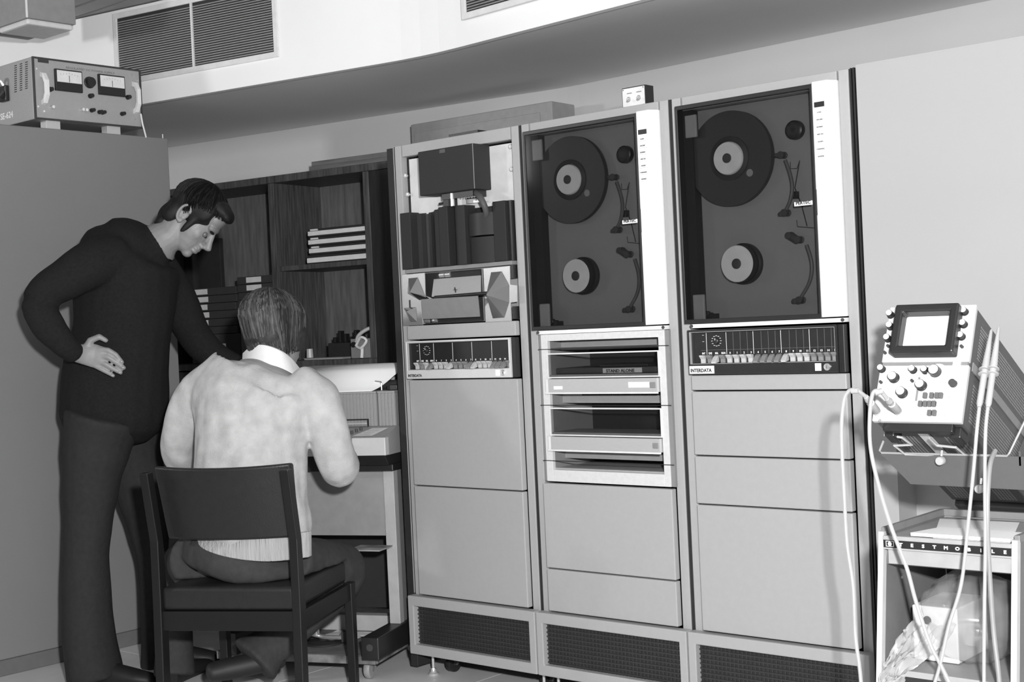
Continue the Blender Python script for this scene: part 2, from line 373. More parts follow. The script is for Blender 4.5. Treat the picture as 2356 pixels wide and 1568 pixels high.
b = tag(MB().box(max(-1.36, B(395, 600, .26).x-.1), B(507, 600, .26).x, .26, .285, z0+.0005, z0+.60).build('black_board', blackm, None, .002), 'black board standing behind the pile of tape boxes in the bookcase', 'board'); b.matrix_basis = BK.M
# small apparatus on the counter shelf
r = thing('junction_unit', 'small grey box with a white cord looped over it on the bookcase counter', 'electrical box', frame=Frame(BK.w((0, 0, z0)), yaw=math.radians(8.1)))
box('housing', mat('unit_grey', .24, .5), r, -.135, .0 -.013, .02, .12, .0005, .085, .004)
pts = [(-.10, .015, .055), (-.06, .0, .09), (-.03, .0, .075), (-.06, .0, .045), (-.09, .01, .05)]
MB().tube(spline(pts), .006, 8).build('cord_loop', inkw, r, smooth=True)
MB().tube(spline([(-.10, .018, .07), (-.085, .02, .10), (-.05, .04, .125), (-.016, .06, .13)]), .008, 8).build('plug_lead', mat('pale_flex', .5, .5), r, smooth=True)
MB().tube(spline([(-.065, .012, .05), (-.06, .005, .03), (-.06, .0, .002)]), .007, 8).build('earth_tag', inkw, r, smooth=True)
cyl('socket', black, r, (-.115, .021, .06), (-.115, .012, .06), .012)
r = thing('tool_rack', 'low dark rack of small tools beside the grey box on the counter', 'tool rack', frame=Frame(BK.w((0, 0, z0)), yaw=math.radians(8.1)))
box('tray', blackm, r, -.33, -.145, .10, .22, .0005, .07, .004)
for k in range(6): box('tool_handle', black, r, -.325+k*.03, -.31+k*.03, .13, .16, .07, .095+.014*((k*2) % 3), .003)
r = thing('book_pile', 'few thin books lying on the bookcase counter', 'books', frame=Frame(BK.w((0, 0, z0)), yaw=math.radians(8.1)))
r['label'] = 'open thin booklet lying on the bookcase counter'; r.name = 'booklet'; r['category'] = 'book'
box('pages', mat('old_paper', .34, .7), r, -.40, -.18, .02, .095, .0005, .007)
box('cover', midg, r, -.405, -.175, .018, .098, .0071, .009)
b = tag(MB().cyl((-.375, .03, .0095), (-.375, .03, .05), .016, .014, 16).build('jar', mat('pale_jar', .5, .3), None, .002, True), 'small pale jar standing on the booklet', 'jar'); b.matrix_basis = Frame(BK.w((0, 0, z0)), yaw=math.radians(8.1)).M
# wall mounted trunk box above the racks
t = thing('wall_trunk_box', 'long grey metal box fixed to the wall above the paper tape reader', 'trunking', frame=Frame((-.85, .955, 1.90), yaw=math.radians(3)))
box('housing', mat('trunk_grey', .30, .5), t, 0, .76, 0, .16, 0, .178, .004)
box('cover_plate', mat('trunk_grey', .30), t, .02, .70, -.004, .0, .02, .14, .002)
# ================================================================== three equipment racks
def rp(x, y, Y=0): q = on('Y', x, y, Y); return q.x, q.z
ZT, ZB = 1.816, .284
RW = .57
def caster(t, x, y, z=.082):
    w = MB().lathe((x-.012, y, .03), (1, 0, 0), [(.008, 0), (.029, .001), (.03, .004), (.03, .020), (.029, .023), (.008, .024)], 24).build('caster_wheel', black, t, smooth=True)
    MB().box(x-.018, x-.014, y-.012, y+.012, .028, z).box(x+.014, x+.018, y-.012, y+.012, .028, z).box(x-.018, x+.018, y-.02, y+.02, z-.004, z).build('fork', dark, w)
    cyl('axle', chrome, w, (x-.02, y, .03), (x+.02, y, .03), .005, n=10)
def levelfoot(t, x, y):
    f = MB().lathe((x, y, .0005), (0, 0, 1), [(.018, 0), (.019, .006), (.012, .011), (.010, .02), (.005, .022), (.005, .085)], 20).build('levelling_foot', alu, t, smooth=True)
    MB().lathe((x, y, .018), (0, 0, 1), [(.009, 0), (.009, .006)], 6).build('nut', chrome, f)
meshm = mat('grille_mesh_black', .03, .35)
def rack(i, label, blanks, feet):
    X0 = i*RW
    t = thing('equipment_rack', label, 'rack', (X0+.285, .3, 0), group='row of equipment racks')
    box('post', rackgrey, t, X0+.007, X0+.036, 0, .05, ZB-.01, ZT, .002)
    box('post', rackgrey, t, X0+.534, X0+.563, 0, .05, ZB-.01, ZT, .002)
    box('top_rail', rackgrey, t, X0+.041, X0+.529, .001, .05, 1.776, ZT, .002)
    box('side_panel', blackm, t, X0+.0005, X0+.0065, .004, .74, .085, ZT-.001)
    box('side_panel', blackm, t, X0+.5635, X0+.5695, .004, .74, .085, ZT-.001)
    box('top_cover', blackm, t, X0+.0065, X0+.5635, .05, .74, ZT-.02, ZT-.002)
    box('back_panel', blackm, t, X0+.0065, X0+.5635, .73, .74, .085, ZT-.02)
    box('bottom_tray', blackm, t, X0+.0065, X0+.5635, .03, .73, .082, .10)
    for z0, z1 in blanks: box('blank_panel', rackgrey, t, X0+.044, X0+.530, -.020, .004, z0+.002, z1-.002, .003)
    b = MB().frame(X0+.001, X0+.566, .082, .281, .026, -.034, .0, .034, .034).build('kick_frame', rackgrey, t, .003)
    g = MB().box(X0+.026, X0+.541, -.010, -.008, .114, .249).build('grille', blackm, b)
    m = MB(); x = X0+.034
    while x < X0+.535:
        m.box(x-.0022, x+.0022, -.0125, -.0105, .116, .247); x += .0135
    z = .122
    while z < .247:
        m.box(X0+.027, X0+.54, -.0150, -.0128, z-.0022, z+.0022); z += .0135
    tag(m.build('grille_mesh', meshm, g), kind='stuff')
    for q in range(int(.5/.0135)):
        pass
    for x, y in feet[0]: caster(t, x, y)
    for x, y in feet[1]: levelfoot(t, x, y)
    return t
R1 = rack(0, 'grey rack with the paper tape reader at its top', [(.658, 1.018), (.285, .658)], ([(.075, .10), (.5, .10), (.5, .65), (.075, .65)], [(.046, .03), (.54, .03)]))
box('end_panel', blackm, R1, -.034, -.0005, .002, .74, .03, ZT-.004, .002)
box('end_panel_edge', rackgrey, R1, -.0005, .0004, 0, .05, ZB, ZT)
box('strip_panel', rackgrey, R1, .044, .530, -.018, .004, 1.153, 1.200, .003)
R2 = rack(1, 'grey rack with one tape drive above an open card frame', [(.421, .69), (.285, .421)], ([(.645, .10), (1.07, .10)], [(.60, .03), (1.11, .03)]))
R3 = rack(2, 'grey rack with a tape drive above a black switch console', [(.974, 1.02), (.789, .974), (.650, .789), (.285, .650)], ([(1.215, .1), (1.64, .1)], [(1.17, .03), (1.68, .03)]))
box('end_strip', black, R3, 1.7096, 1.7125, -.002, .1, .285, ZT)
box('end_strip', black, R3, 1.7165, 1.7215, -.002, .1, .085, ZT)
for x, z in ((.021, 1.62), (.021, .9), (1.155, .36), (1.128, .35)): pass

# ------------------------------------------------------------------ tape drives
ribk = black
def tape_drive(i, label):
    X0 = i*RW; dx = (i-2)*RW
    def q(x, y, Y): a = on('Y', x, y, Y); return a.x+dx, a.z           # measured on the rightmost drive
    t = thing('tape_drive', label, 'tape drive', (X0+.285, .1, 1.166), group='tape drives')
    za, zb = 1.166, 1.787
    box('chassis', blackm, t, X0+.05, X0+.52, .042, .40, za+.004, zb-.02)
    box('deck', deckg, t, X0+.042, X0+.472, .034, .042, za+.006, zb-.012, .002)
    # smoked door on a black frame
    d = MB().frame(X0+.036, X0+.472, za, zb, .008, -.030, -.020, .012, .012).build('door', black, t, .0015)
    box('door_pane', smoke, d, X0+.044, X0+.464, -.028, -.0255, za+.012, zb-.012)
    box('door_side', blackm, d, X0+.036, X0+.042, -.020, .033, za, zb); box('door_side', blackm, d, X0+.466, X0+.4715, -.020, .033, za, zb)
    box('door_side', blackm, d, X0+.042, X0+.466, -.020, .033, za, za+.005); box('door_side', blackm, d, X0+.042, X0+.466, -.020, .033, zb-.005, zb)
    box('hinge_post', blackm, t, X0+.043, X0+.073, .0, .033, za+.006, zb-.012)
    for y0, y1 in ((268, 320), (678, 738)):
        x_, z1 = q(1575 if y0 < 400 else 1597, y0, -.0); _, z0 = q(1575, y1, .0)
        box('hinge_block', mat('clear_grey_block', .30, .4), t, X0+.056, X0+.094, -.012, -.002, z0, z1, .003)
    x_, z_ = q(1625, 722, 0); MB().lathe((x_, .033, z_), (0, -1, 0), [(.004, 0), (.004, .02), (.009, .022), (.009, .034), (.007, .036)], 16).build('thumb_screw', black, t, smooth=True)
    box('door_catch_plate', black, t, X0+.05, X0+.115, .0, .033, za+.006, za+.026)
    # supply reel with its hub
    xr, zr = q(1675, 364, 0)
    r = MB().lathe((xr, .026, zr), (0, -1, 0), [(.05, 0), (.1335, 0), (.1335, .004), (.122, .0045), (.122, .0145), (.1335, .015), (.1335, .019), (.06, .019), (.06, .016)], 64).build('tape_reel', mat('reel_dark', .045, .4), t, smooth=True)
    MB().lathe((xr, .0165, zr), (0, -1, 0), [(.121, 0), (.121, .008), (.062, .008), (.062, 0)], 64).build('wound_tape', mat('brown_tape', .07, .45), r, smooth=True)
    MB().lathe((xr, .026, zr), (0, -1, 0), [(.062, 0), (.062, .022), (.05, .026), (.05, .02)], 48).build('hub_ring', mat('hub_ring_dark', .04, .4), r, smooth=True)
    h = MB().lathe((xr, .026, zr), (0, -1, 0), [(.0465, 0), (.0465, .028), (.044, .031), (.014, .031)], 48).build('hub', mat('hub_grey', .70, .5), t, smooth=True)
    MB().lathe((xr, -.005, zr), (0, -1, 0), [(.0135, 0), (.0135, .003), (.011, .004), (.004, .004)], 24).build('hub_button', dark, h, smooth=True)
    xa, za_ = q(1722, 397, 0); MB().lathe((xa, .0075, za_), (0, -1, 0), [(.0105, 0), (.0105, .001)], 20).build('reel_hole', deckg, r)
    # empty take-up hub
    xr, zr = q(1687, 607, -.012)
    h = MB().lathe((xr+.011, .034, zr), (0, -1, 0), [(.058, 0), (.058, .012), (.052, .014), (.052, .040), (.050, .044), (.0, .044)], 48).build('take_up_hub', black, t, smooth=True)
    MB().lathe((xr+.011, -.0102, zr), (0, -1, 0), [(.0515, 0), (.050, .002), (.016, .002)], 48).build('hub_face', mat('hub_grey', .70), h, smooth=True)
    MB().lathe((xr+.011, -.0115, zr), (0, -1, 0), [(.0145, 0), (.0145, .003), (.010, .005), (.003, .005)], 24).build('hub_button', dark, h, smooth=True)
    # tension knob
    xk, zk = q(1823, 298, .01); k = MB()
    k.lathe((xk, .034, zk), (0, -1, 0), [(.0255, 0), (.0265, .004), (.0255, .018), (.020, .022), (.006, .022)], 30); kb = k.build('tension_knob', black, t, smooth=True)
    for a in range(24):
        c, s_ = math.cos(a*PI/12), math.sin(a*PI/12); ob = MB().box(-.0007, .0007, 0, .001, .008, .021).build('rib', dark, kb)
        ob.location = (xk, .0118, zk); ob.rotation_euler = (0, a*PI/12, 0)
    def roller(x, y, r_, l=.03):
        a, z = q(x, y, .01); return MB().lathe((a, .034, z), (0, -1, 0), [(r_*.6, 0), (r_*.6, .004), (r_, .005), (r_, .009), (r_*.8, .010), (r_*.8, l-.006), (r_, l-.005), (r_, l), (r_*.4, l+.001)], 16).build('roller', dark, t, smooth=True)
    for x, y, r_ in ((1797, 356, .0095), (1788, 357, .006), (1805, 489, .010), (1797, 492, .006), (1835, 551, .010), (1815, 541, .009), (1839, 690, .010), (1829, 692, .007)): roller(x, y, r_)
    a, z = q(1824, 546, .012); MB().cyl((a-.012, .016, z+.007), (a+.013, .016, z-.009), .011, n=14).build('capstan_arm', dark, t, smooth=True)
    for pts in (((1807, 368), (1818, 400), (1823, 430), (1818, 462), (1806, 487)), ((1856, 563), (1866, 595), (1868, 625), (1860, 655), (1840, 688))):
        ps = spline([(q(x, y, .014)[0], .014, q(x, y, .014)[1]) for x, y in pts]); b = MB()
        b.tube(ps, .0052, 8); b.build('tension_arm', mat('arm_grey', .10, .4), t, smooth=True)
    for pts, w in ((((1840, 369), (1829, 432), (1844, 470), (1857, 520)), .0013), (((1818, 372), (1819, 388), (1834, 387), (1840, 369)), .0009), (((1833, 506), (1835, 521), (1872, 524)), .0009)):
        MB().tube([(q(x, y, .028)[0], .028, q(x, y, .028)[1]) for x, y in pts], w, 6).build('tape_path_guide', black, t)
    a, z = q(1830, 450, .02); box('head_cover', black, t, a-.006, a+.004, .016, .034, z-.008, z+.012)
    for y in (265, 277):
        a, z = q(1598, y, .03); MB().lathe((a, .0335, z), (0, -1, 0), [(.0045, 0), (.0045, .0008), (.003, .0008)], 16).build('mark', inkb, t)
    a, z0 = q(1828, 478, -.031); b_, z1 = q(1869, 459, -.031)
    p_ = box('maker_plate', paperm, d, a, b_, -.0315, -.0302, z0+.004, z1-.002)
    txt('PERTEC', .0115, ((a+b_)/2, -.0316, z0+.0075), (1, 0, 0), (0, 0, 1), inkb, p_, align='CENTER', bold=.0004, xs=1.12)
    # white control column on the right
    c = MB().prism([(X0+.4725, .03), (X0+.4725, -.032), (X0+.516, -.032), (X0+.532, -.004), (X0+.532, .03)], 'Z', za+.002, zb+.004).build('control_column', whitep, t, .002)
    box('door_pull', black, t, X0+.4695, X0+.4745, -.036, -.031, q(1878, 495, -.03)[1], q(1878, 436, -.03)[1])
    a, z = q(1871, 242, -.032); box('indicator_lamp', black, c, X0+.478, X0+.508, -.0335, -.0318, z-.007, z+.007, .001)
    for k, s_ in enumerate(['LOAD', 'ON LINE', 'REWIND', 'WRT EN', 'HI DEN', 'FORWARD', 'REVERSE']):
        z = q(1888, 258+17*k, -.032)[1]
        bt = box('push_button', mat('button_white', .70, .4), c, X0+.478, X0+.510, -.036, -.0318, z-.0062, z+.0062, .0012)
        txt(s_, .0046, (X0+.494, -.0362, z-.0014), (1, 0, 0), (0, 0, 1), inkb, bt, align='CENTER')
    return t
tape_drive(1, 'smoked-door tape drive above the open card frame')
tape_drive(2, 'smoked-door tape drive above the black switch console')
for i in (1, 2):
    X0 = i*RW; R = (R1, R2, R3)[i]
    box('drive_sill', mat('sill_white', .78, .4), R, X0+.052, X0+.532, -.022, .03, 1.153, 1.1645, .001)
    for x in (X0+.056, X0+.528): cyl('screw', dark, R, (x, -.0225, 1.159), (x, -.0245, 1.159), .005, n=12)

# ------------------------------------------------------------------ switch consoles
swl = mat('switch_light', .50, .45); swd = mat('switch_dark', .22, .45)
def console(i, label, shell, light):
    X0 = i*RW; dx = (i-2)*RW; Yf = -.030
    def q(x, y, Y=-.026): a = on('Y', x, y, Y); return a.x+dx, a.z
    t = thing('switch_console', label, 'control panel', (X0+.285, 0, 1.022), group='switch consoles')
    x0, x1, z0, z1 = X0+.044, X0+.512, 1.0205, 1.148
    MB().frame(x0, x1, z0, z1, .006, Yf, .0, .030, .006).build('housing', shell, t, .0025)
    box('side_shroud', black, t, x1, X0+.530, -.022, .0, z0, z1, .002)
    box('display_panel', black, t, x0+.005, x1-.005, -.019, -.001, z0+.028, z1-.005)
    MB().frame(x0+.006, x1-.006, z0+.030, z1-.006, .0012, -.0285, -.019).build('trim_line', mat('trim_grey', .40, .3), t)
    zl0, zl1 = z0+.062, z1-.010
    def X(z_): return q(1540+z_/4.908, 800)[0]
    for zx in (408, 632, 937, 1250, 1572): box('rule_line', inkw, t, X(zx)-.0005, X(zx)+.0005, -.0198, -.0189, zl0-.006, zl1)
    if not light:
        for k in range(16):
            if k % 4: box('rule_line', inkg, t, X(632+79.5*k-2)-.0003, X(632+79.5*k-2)+.0003, -.0195, -.0189, zl0-.006, zl1)
        box('rule_line', inkg, t, X(345), X(1905), -.0195, -.0189, zl0+.0065, zl0+.0070)
    cent = [372, 447, 518, 595]+[670+79.4*k for k in range(16)]
    names = ['INT', 'EXE', 'SGL', 'RUN']+[str(k) for k in range(16)]
    down = {0: 0}
    dn = (2, 8, 9, 10, 11, 12) if not light else (3, 7, 11, 12, 16, 17, 18)
    for k, (cx, s_) in enumerate(zip(cent, names)):
        xc = X(cx); txt(s_, .0078, (xc, -.0193, zl0-.005), (1, 0, 0), (0, 0, 1), inkw, t, 'numeral', 'CENTER', bold=.0002, xs=.82 if k < 4 else 1)
        w = .0148/2-.0003; m_ = swl if (k-4)//4 % 2 == 0 or k in (0, 2) else swd
        zt, zb_ = zl0-.008, z0+.032; zm = (zt+zb_)/2
        if k in dn: pr = [(-.019, zt), (-.027, zt-.004), (-.041, zb_+.004), (-.040, zb_-.001), (-.019, zb_+.003)]
        else: pr = [(-.019, zt), (-.034, zt+.001), (-.035, zt-.002), (-.026, zm), (-.0255, zb_), (-.019, zb_)]
        MB().prism(pr, 'X', xc-w, xc+w).build('rocker_switch', m_, t, .0008)
    # rotary selector with its ring of marks
    cx, cz = q(1540+517/4.908, 700+412/4.908)
    d = MB().lathe((cx, -.019, cz), (0, -1, 0), [(.0085, 0), (.0085, .006), (.006, .008), (.001, .008)], 20).build('selector_knob', black, t, smooth=True)
    box('pointer', inkw, d, cx-.0008, cx+.0008, -.0275, -.0268, cz+.002, cz+.0075)
    for a in range(12):
        th = PI/2-a*PI/6; u, v = cx+.0145*math.cos(th), cz+.0145*math.sin(th); box('selector_mark', mat('mark_grey', .5, .6), t, u-.0026, u+.0026, -.0196, -.0189, v-.0009, v+.0009)
    for z_ in (zl1-.006, zl1-.024): box('lamp_caption', mat('mark_grey', .5), t, X(372)-.003, X(372)+.003, -.0196, -.0189, z_-.0006, z_+.0006)
    if light:
        n_ = txt('INTERDATA', .0125, (x0+.008, Yf-.0002, z0+.007), (1, 0, 0), (0, 0, 1), inkb, t, 'maker_name', bold=.0003, xs=.95)
        box('lock_caption', paperm, t, x1-.064, x1-.046, Yf-.0007, Yf+.001, z0+.006, z0+.026)
    else:
        pl = box('maker_plate', paperm, t, x0+.004, x0+.086, Yf-.0016, Yf+.001, z0+.003, z0+.025)
        txt('INTERDATA', .0140, (x0+.008, Yf-.0018, z0+.0075), (1, 0, 0), (0, 0, 1), inkb, pl, 'maker_name', bold=.0004, xs=.92)
        txt('MODEL', .005, (x0+.040, Yf-.0018, z0+.0195), (1, 0, 0), (0, 0, 1), mat('faint_ink', .5, .6), pl, 'maker_name')
        box('indicator_window', paperm, t, x1-.066, x1-.048, Yf-.0016, Yf+.001, z0+.006, z0+.026)
    kx = x1-.030; l = MB().lathe((kx, Yf+.002, z0+.016), (0, -1, 0), [(.0095, 0), (.0095, .006), (.0075, .008), (.007, .006), (.0, .006)], 24).build('key_lock', chrome, t, smooth=True)
    box('key_slot', black, l, kx-.0008, kx+.0008, Yf-.0048, Yf-.0035, z0+.012, z0+.020)
    return t
console(0, 'silver-framed switch console below the paper tape reader', mat('satin_silver', .60, .4, nscale=80, namt=.02), True)
console(2, 'black switch console with a white maker plate below a tape drive', mat('console_black', .022, .35, nscale=60, namt=.1), False)

# ------------------------------------------------------------------ paper tape reader with its bins (top of the first rack)
t = thing('paper_tape_reader', 'paper tape reader with a dark cover box on a pale plate', 'tape reader', (.285, .05, 1.58))
box('mounting_plate', mat('plate_cream', .62, .5), t, .052, .527, .022, .028, 1.575, 1.768, .001)
box('plate_gap', black, t, .038, .050, .026, .05, 1.575, 1.775)
cb = box('cover', mat('cover_dark', .02, .7, nscale=80, namt=.04), t, .176, .422, -.060, .022, 1.627, 1.773, .003)
box('keyhole_plate', black, cb, .276, .302, -.0612, -.0598, 1.757, 1.769)
box('side_edge', midg, cb, .4205, .4225, -.0605, -.0590, 1.628, 1.772)
sw = MB().box(.158, .177, -.012, .0, 1.655, 1.682).box(.146, .158, -.008, -.003, 1.672, 1.675).box(.146, .158, -.008, -.003, 1.659, 1.662).build('side_plug', inkw, t, .002)
for x, z in ((.043, 1.713), (.049, 1.648), (.520, 1.755), (.520, 1.683)):
    MB().lathe((x, .022, z), (0, -1, 0), [(.0035, 0), (.0035, .008), (.008, .009), (.007, .014), (.002, .015)], 14).build('fixing_screw', alu, t, smooth=True)
mch = box('read_head', black, t, .262, .40, -.045, .02, 1.607, 1.628)
box('head_block', dark, mch, .262, .285, -.04, .02, 1.585, 1.628, .001); box('bright_bar', chrome, mch, .304, .312, -.048, -.04, 1.583, 1.624)
box('light_block', ltg, mch, .316, .335, -.03, -.01, 1.584, 1.612, .001); box('lower_plate', alu, mch, .33, .41, .0, .018, 1.590, 1.604)
for k in range(6): cyl('pin', chrome, mch, (.34+.012*k, -.04, 1.604), (.34+.012*k, -.025, 1.612+.003*(k % 2)), .003, n=8)
cyl('lever', black, mch, (.235, -.03, 1.597), (.27, -.03, 1.599), .004)
MB().tube(spline([(.40, -.03, 1.618), (.43, -.045, 1.600), (.445, -.045, 1.575), (.44, -.03, 1.550), (.415, -.01, 1.535)]), .010, 10).build('ribbed_hose', mat('hose_grey', .075, .6), t, smooth=True)
# the two tape bins
bn = mat('bin_charcoal', .017, .7, nscale=80, namt=.05)
t = thing('tape_bin', 'dark charcoal twin tape bin under the paper tape reader cover', 'tape bin', (.285, .05, 1.39))
box('back', bn, t, .045, .53, .03, .04, 1.392, 1.578)
box('flange', bn, t, .040, .088, -.022, .03, 1.392, 1.583, .002)
pf = [(.088, .030), (.088, .012)]+[(.088+.113*k/8, .012+.016*math.sin(PI*k/8)-.03*(k/8)**2) for k in range(9)]+[(.201, .030)]
MB().prism(pf, 'Z', 1.392, 1.579).build('scoop', mat('bin_black', .016, .5), t)
box('column', bn, t, .201, .231, -.024, .03, 1.392, 1.581, .004); box('column', bn, t, .2315, .272, -.034, .03, 1.392, 1.586, .002)
box('slot', black, t, .272, .292, .0, .03, 1.392, 1.578)
MB().prism([(.292, .03)]+[(.322-.03*math.cos(PI*k/8), -.004-.034*math.sin(PI*k/8)) for k in range(5)]+[(.346, -.03), (.346, .03)], 'Z', 1.392, 1.584).build('roll_edge', bn, t, 0, True)
cv = [(.347, .03), (.347, -.012)]+[(.347+.115*k/8, -.012-.018*math.sin(PI*k/8)) for k in range(1, 9)]+[(.462, .03)]
MB().prism(cv, 'Z', 1.392, 1.475).build('curved_front', bn, t, .0, True); MB().prism([(a, b-.004) if b < .02 else (a, b) for a, b in cv], 'Z', 1.480, 1.552).build('curved_front', mat('bin_grey', .025, .5), t, 0, True)
box('flange', bn, t, .462, .514, -.024, .03, 1.392, 1.583, .002); box('edge_strip', black, t, .5145, .530, -.012, .03, 1.392, 1.583)
# bright metal tape feed trays
t = thing('tape_feed_tray', 'bright metal tape feed tray with angled guides below the tape bins', 'tape tray', (.285, .05, 1.203))
box('back_plate', alu, t, .045, .53, .026, .03, 1.204, 1.390)
box('top_lip', midg, t, .05, .528, -.018, .026, 1.378, 1.391, .001)
def poly(name, m, pts, th, Y=-.02, par=None):
    ps = [rp(x, y, Y) for x, y in pts]; return MB().prism(ps, 'Y', Y, Y+th).build(name, m, par or t, .0006)
for nm, pts, Yb in (('guide_bracket', ((924, 632), (977, 627), (979, 680), (995, 686), (969, 690), (973, 747), (928, 749)), -.016), ('guide_bracket', ((1112, 617), (1173, 611), (1174, 654), (1190, 656), (1190, 694), (1175, 696), (1177, 738), (1117, 741)), -.018)):
    poly(nm, mat('satin_nickel', .55, .35, .75, nscale=80, namt=.03), pts, .003, Yb)
mirror = mat('bright_nickel', .85, .14, 1, nscale=80, namt=.02)
def vgroove(pts, apex, Y0=-.0185, depth=.034):
    o = [Vector((*rp(x, y, Y0), 0)) for x, y in pts]; a = rp(*apex, Y0)
    b = MB(); vs = [(p.x, Y0-.0005, p.y) for p in o]+[(a[0], Y0-depth, a[1])]; n = len(o)
    b.add(vs, [(k, (k+1) % n, n) for k in range(n)]); return b
vgroove(((1130, 626), (1154, 624), (1171, 655), (1171, 695), (1160, 730), (1134, 732)), (1135, 678)).build('tape_cone', mirror, t)
vgroove(((940, 640), (961, 638), (978, 680), (988, 686), (965, 690), (938, 675)), (953, 672), -.0165, .022).build('tape_cone', mirror, t)
vgroove(((929, 708), (957, 706), (960, 740), (944, 740)), (945, 716), -.0165, .02).build('tape_cone', mirror, t)
def slope(name, pts, ys, m):
    vs = []
    for (x, y), Y in zip(pts, ys): a = rp(x, y, Y); vs.append(Vector((a[0], Y, a[1])))
    n = (vs[1]-vs[0]).cross(vs[3]-vs[0]).normalized(); n = n if n.y > 0 else -n
    MB().add(vs+[v+n*.003 for v in vs], [(0,1,2,3),(7,6,5,4),(0,4,5,1),(1,5,6,2),(2,6,7,3),(3,7,4,0)]).build(name, m, t)
satin = mat('satin_panel', .40, .55, nscale=80, namt=.02)
slope('upper_chute', ((993, 682), (1106, 674), (1106, 633), (998, 642)), (-.03, -.03, .012, .012), satin)
slope('lower_chute', ((973, 734), (1104, 728), (1099, 681), (969, 689)), (-.012, -.012, -.052, -.052), mat('satin_panel_mid', .24, .55))
box('dark_gap', blackm, t, .100, .36, .016, .024, 1.205, 1.375)
a = rp(1000, 684, -.03); b = rp(1135, 673, -.035); cyl('tape_shaft', black, t, (a[0], -.028, a[1]), (b[0], -.036, b[1]), .006)
a = rp(1043, 672, -.035); MB().cyl((a[0], -.02, a[1]-.016), (a[0], -.027, a[1]+.016), .002).cyl((a[0]-.008, -.025, a[1]+.008), (a[0]+.008, -.025, a[1]+.008), .0008, n=6).build('tape_peg', black, t)
for x0, z0 in ((.178, 1.365), (.205, 1.365), (.10, 1.216), (.135, 1.216)): MB().cyl((x0, .02, z0), (x0+.022, .02, z0), .010, n=12).build('bright_roller', chrome, t, smooth=True)
for z0, z1 in ((1.335, 1.378), (1.206, 1.246)): box('edge_gap', black, t, .517, .530, -.014, .02, z0, z1)
box('edge_gap', black, t, .060, .066, -.018, -.012, 1.255, 1.288)

# ------------------------------------------------------------------ open frame with two cartridge drawers (second rack)
t = thing('card_frame', 'bright metal open frame with two cartridge drawers below a tape drive', 'drive frame', (.855, .05, .692))
def zz(y): return rp(1518, y, -.012)[1]
fm = mat('bare_metal', .66, .45, .1, nscale=80, namt=.05)
x0, x1 = .628, 1.094
box('post', fm, t, x0, x0+.026, -.014, .0, .694, 1.152, .001); box('post', fm, t, x1-.022, x1, -.014, .0, .694, 1.152, .001)
box('post_flange', midg, t, x1, x1+.014, -.010, .03, .694, 1.152); box('post_flange', midg, t, x0-.012, x0, -.008, .03, .694, 1.152)
box('top_bar', fm, t, x0+.026, x1-.022, -.014, .0, zz(775), 1.152, .001); box('bottom_bar', fm, t, x0+.026, x1-.022, -.014, .0, .694, zz(1090), .001)
for y in (795, 932, 1068): box('joint_line', black, t, x0-.012, x1+.014, -.0146, -.0135, zz(y)-.0012, zz(y)+.0012)
xi0, xi1 = x0+.026, x1-.022
box('inner_side', midg, t, xi0-.004, xi0, 0, .2, .70, 1.14); box('inner_side', midg, t, xi1, xi1+.004, 0, .2, .70, 1.14)
box('inner_back', blackm, t, xi0, xi1, .2, .204, .70, 1.14)
slp = mat('slope_grey', .28, .55)
box('hood', slp, t, xi0, xi1, .055, .06, zz(800), zz(772)); box('hood_lip', dark, t, xi0, xi1, .0, .055, zz(797), zz(793))
for k, (ya, yb, yc, yd, ye) in enumerate(((805, 866, 868, 901, 930), (938, 1006, 1008, 1040, 1066))):
    d = MB().frame(xi0-.002, xi1+.002, zz(yb), zz(ya), .004, -.018, -.012).build('window_frame', mat('frame_white', .7, .4), t)
    box('window_pane', glass('window_smoke', .80, .03), d, xi0+.002, xi1-.002, -.015, -.0135, zz(yb)+.004, zz(ya)-.004)
    box('sill', slp, t, xi0, xi1, -.011, .12, zz(yb)+.001, zz(yb-8))
    s = box('drawer_front', alu, t, xi0+.006, xi1-.002, -.026, -.006, zz(yd), zz(yc), .001)
    box('drawer_end', mat('frame_white', .7), s, xi0-.004, xi0+.0055, -.026, -.004, zz(yd), zz(yc)); box('drawer_lip', mat('frame_white', .7), s, xi0-.006, xi1, -.028, -.024, zz(yd)-.004, zz(yd)+.001)
    box('latch', midg, s, xi1-.026, xi1-.008, -.030, -.026, zz(yd-10), zz(yc+10), .001)
    if k == 0: box('label', paperm, s, xi0+.028, xi0+.062, -.0268, -.0258, zz(893), zz(885)); box('label', paperm, s, xi1-.105, xi1-.03, -.0268, -.0258, zz(890), zz(877))
    box('under_cover', slp, t, xi0, xi1, .05, .055, zz(ye), zz(yd)); cm = MB(); x = xi0+.09
    while x < xi1-.004: cm.box(x-.0014, x+.0014, .036, .050, zz(yd+10), zz(yd+2)); x += .0078
    tag(cm.build('comb', black, t), kind='stuff'); box('comb_bar', black, t, xi0+.06, xi1, .03, .05, zz(yd+4), zz(yd+1))
box('floor_plate', mat('floor_plate_grey', .36, .5), t, xi0, xi1, .0, .2, zz(1090), zz(1086))
zc = zz(850); ct = thing('disc_cartridge', 'dark disc cartridge with a handwritten label behind the upper drawer window', 'disc cartridge', (.9, .06, zz(858)))
box('shell', dark, ct, xi0+.006, xi1-.03, .015, .18, zz(857), zz(843), .003); box('raised_grip', black, ct, .82, 1.0, .03, .12, zz(843), zz(836), .003)
lb = box('paper_label', mat('label_grey', .5, .7), ct, .845, .99, .013, .0148, zz(856.5), zz(845))
txt('STAND ALONE', .0135, (.858, .0125, zz(855)), (1, 0, 0), (0, 0, 1), inkb, lb, 'handwriting', bold=.0003, xs=1.15)

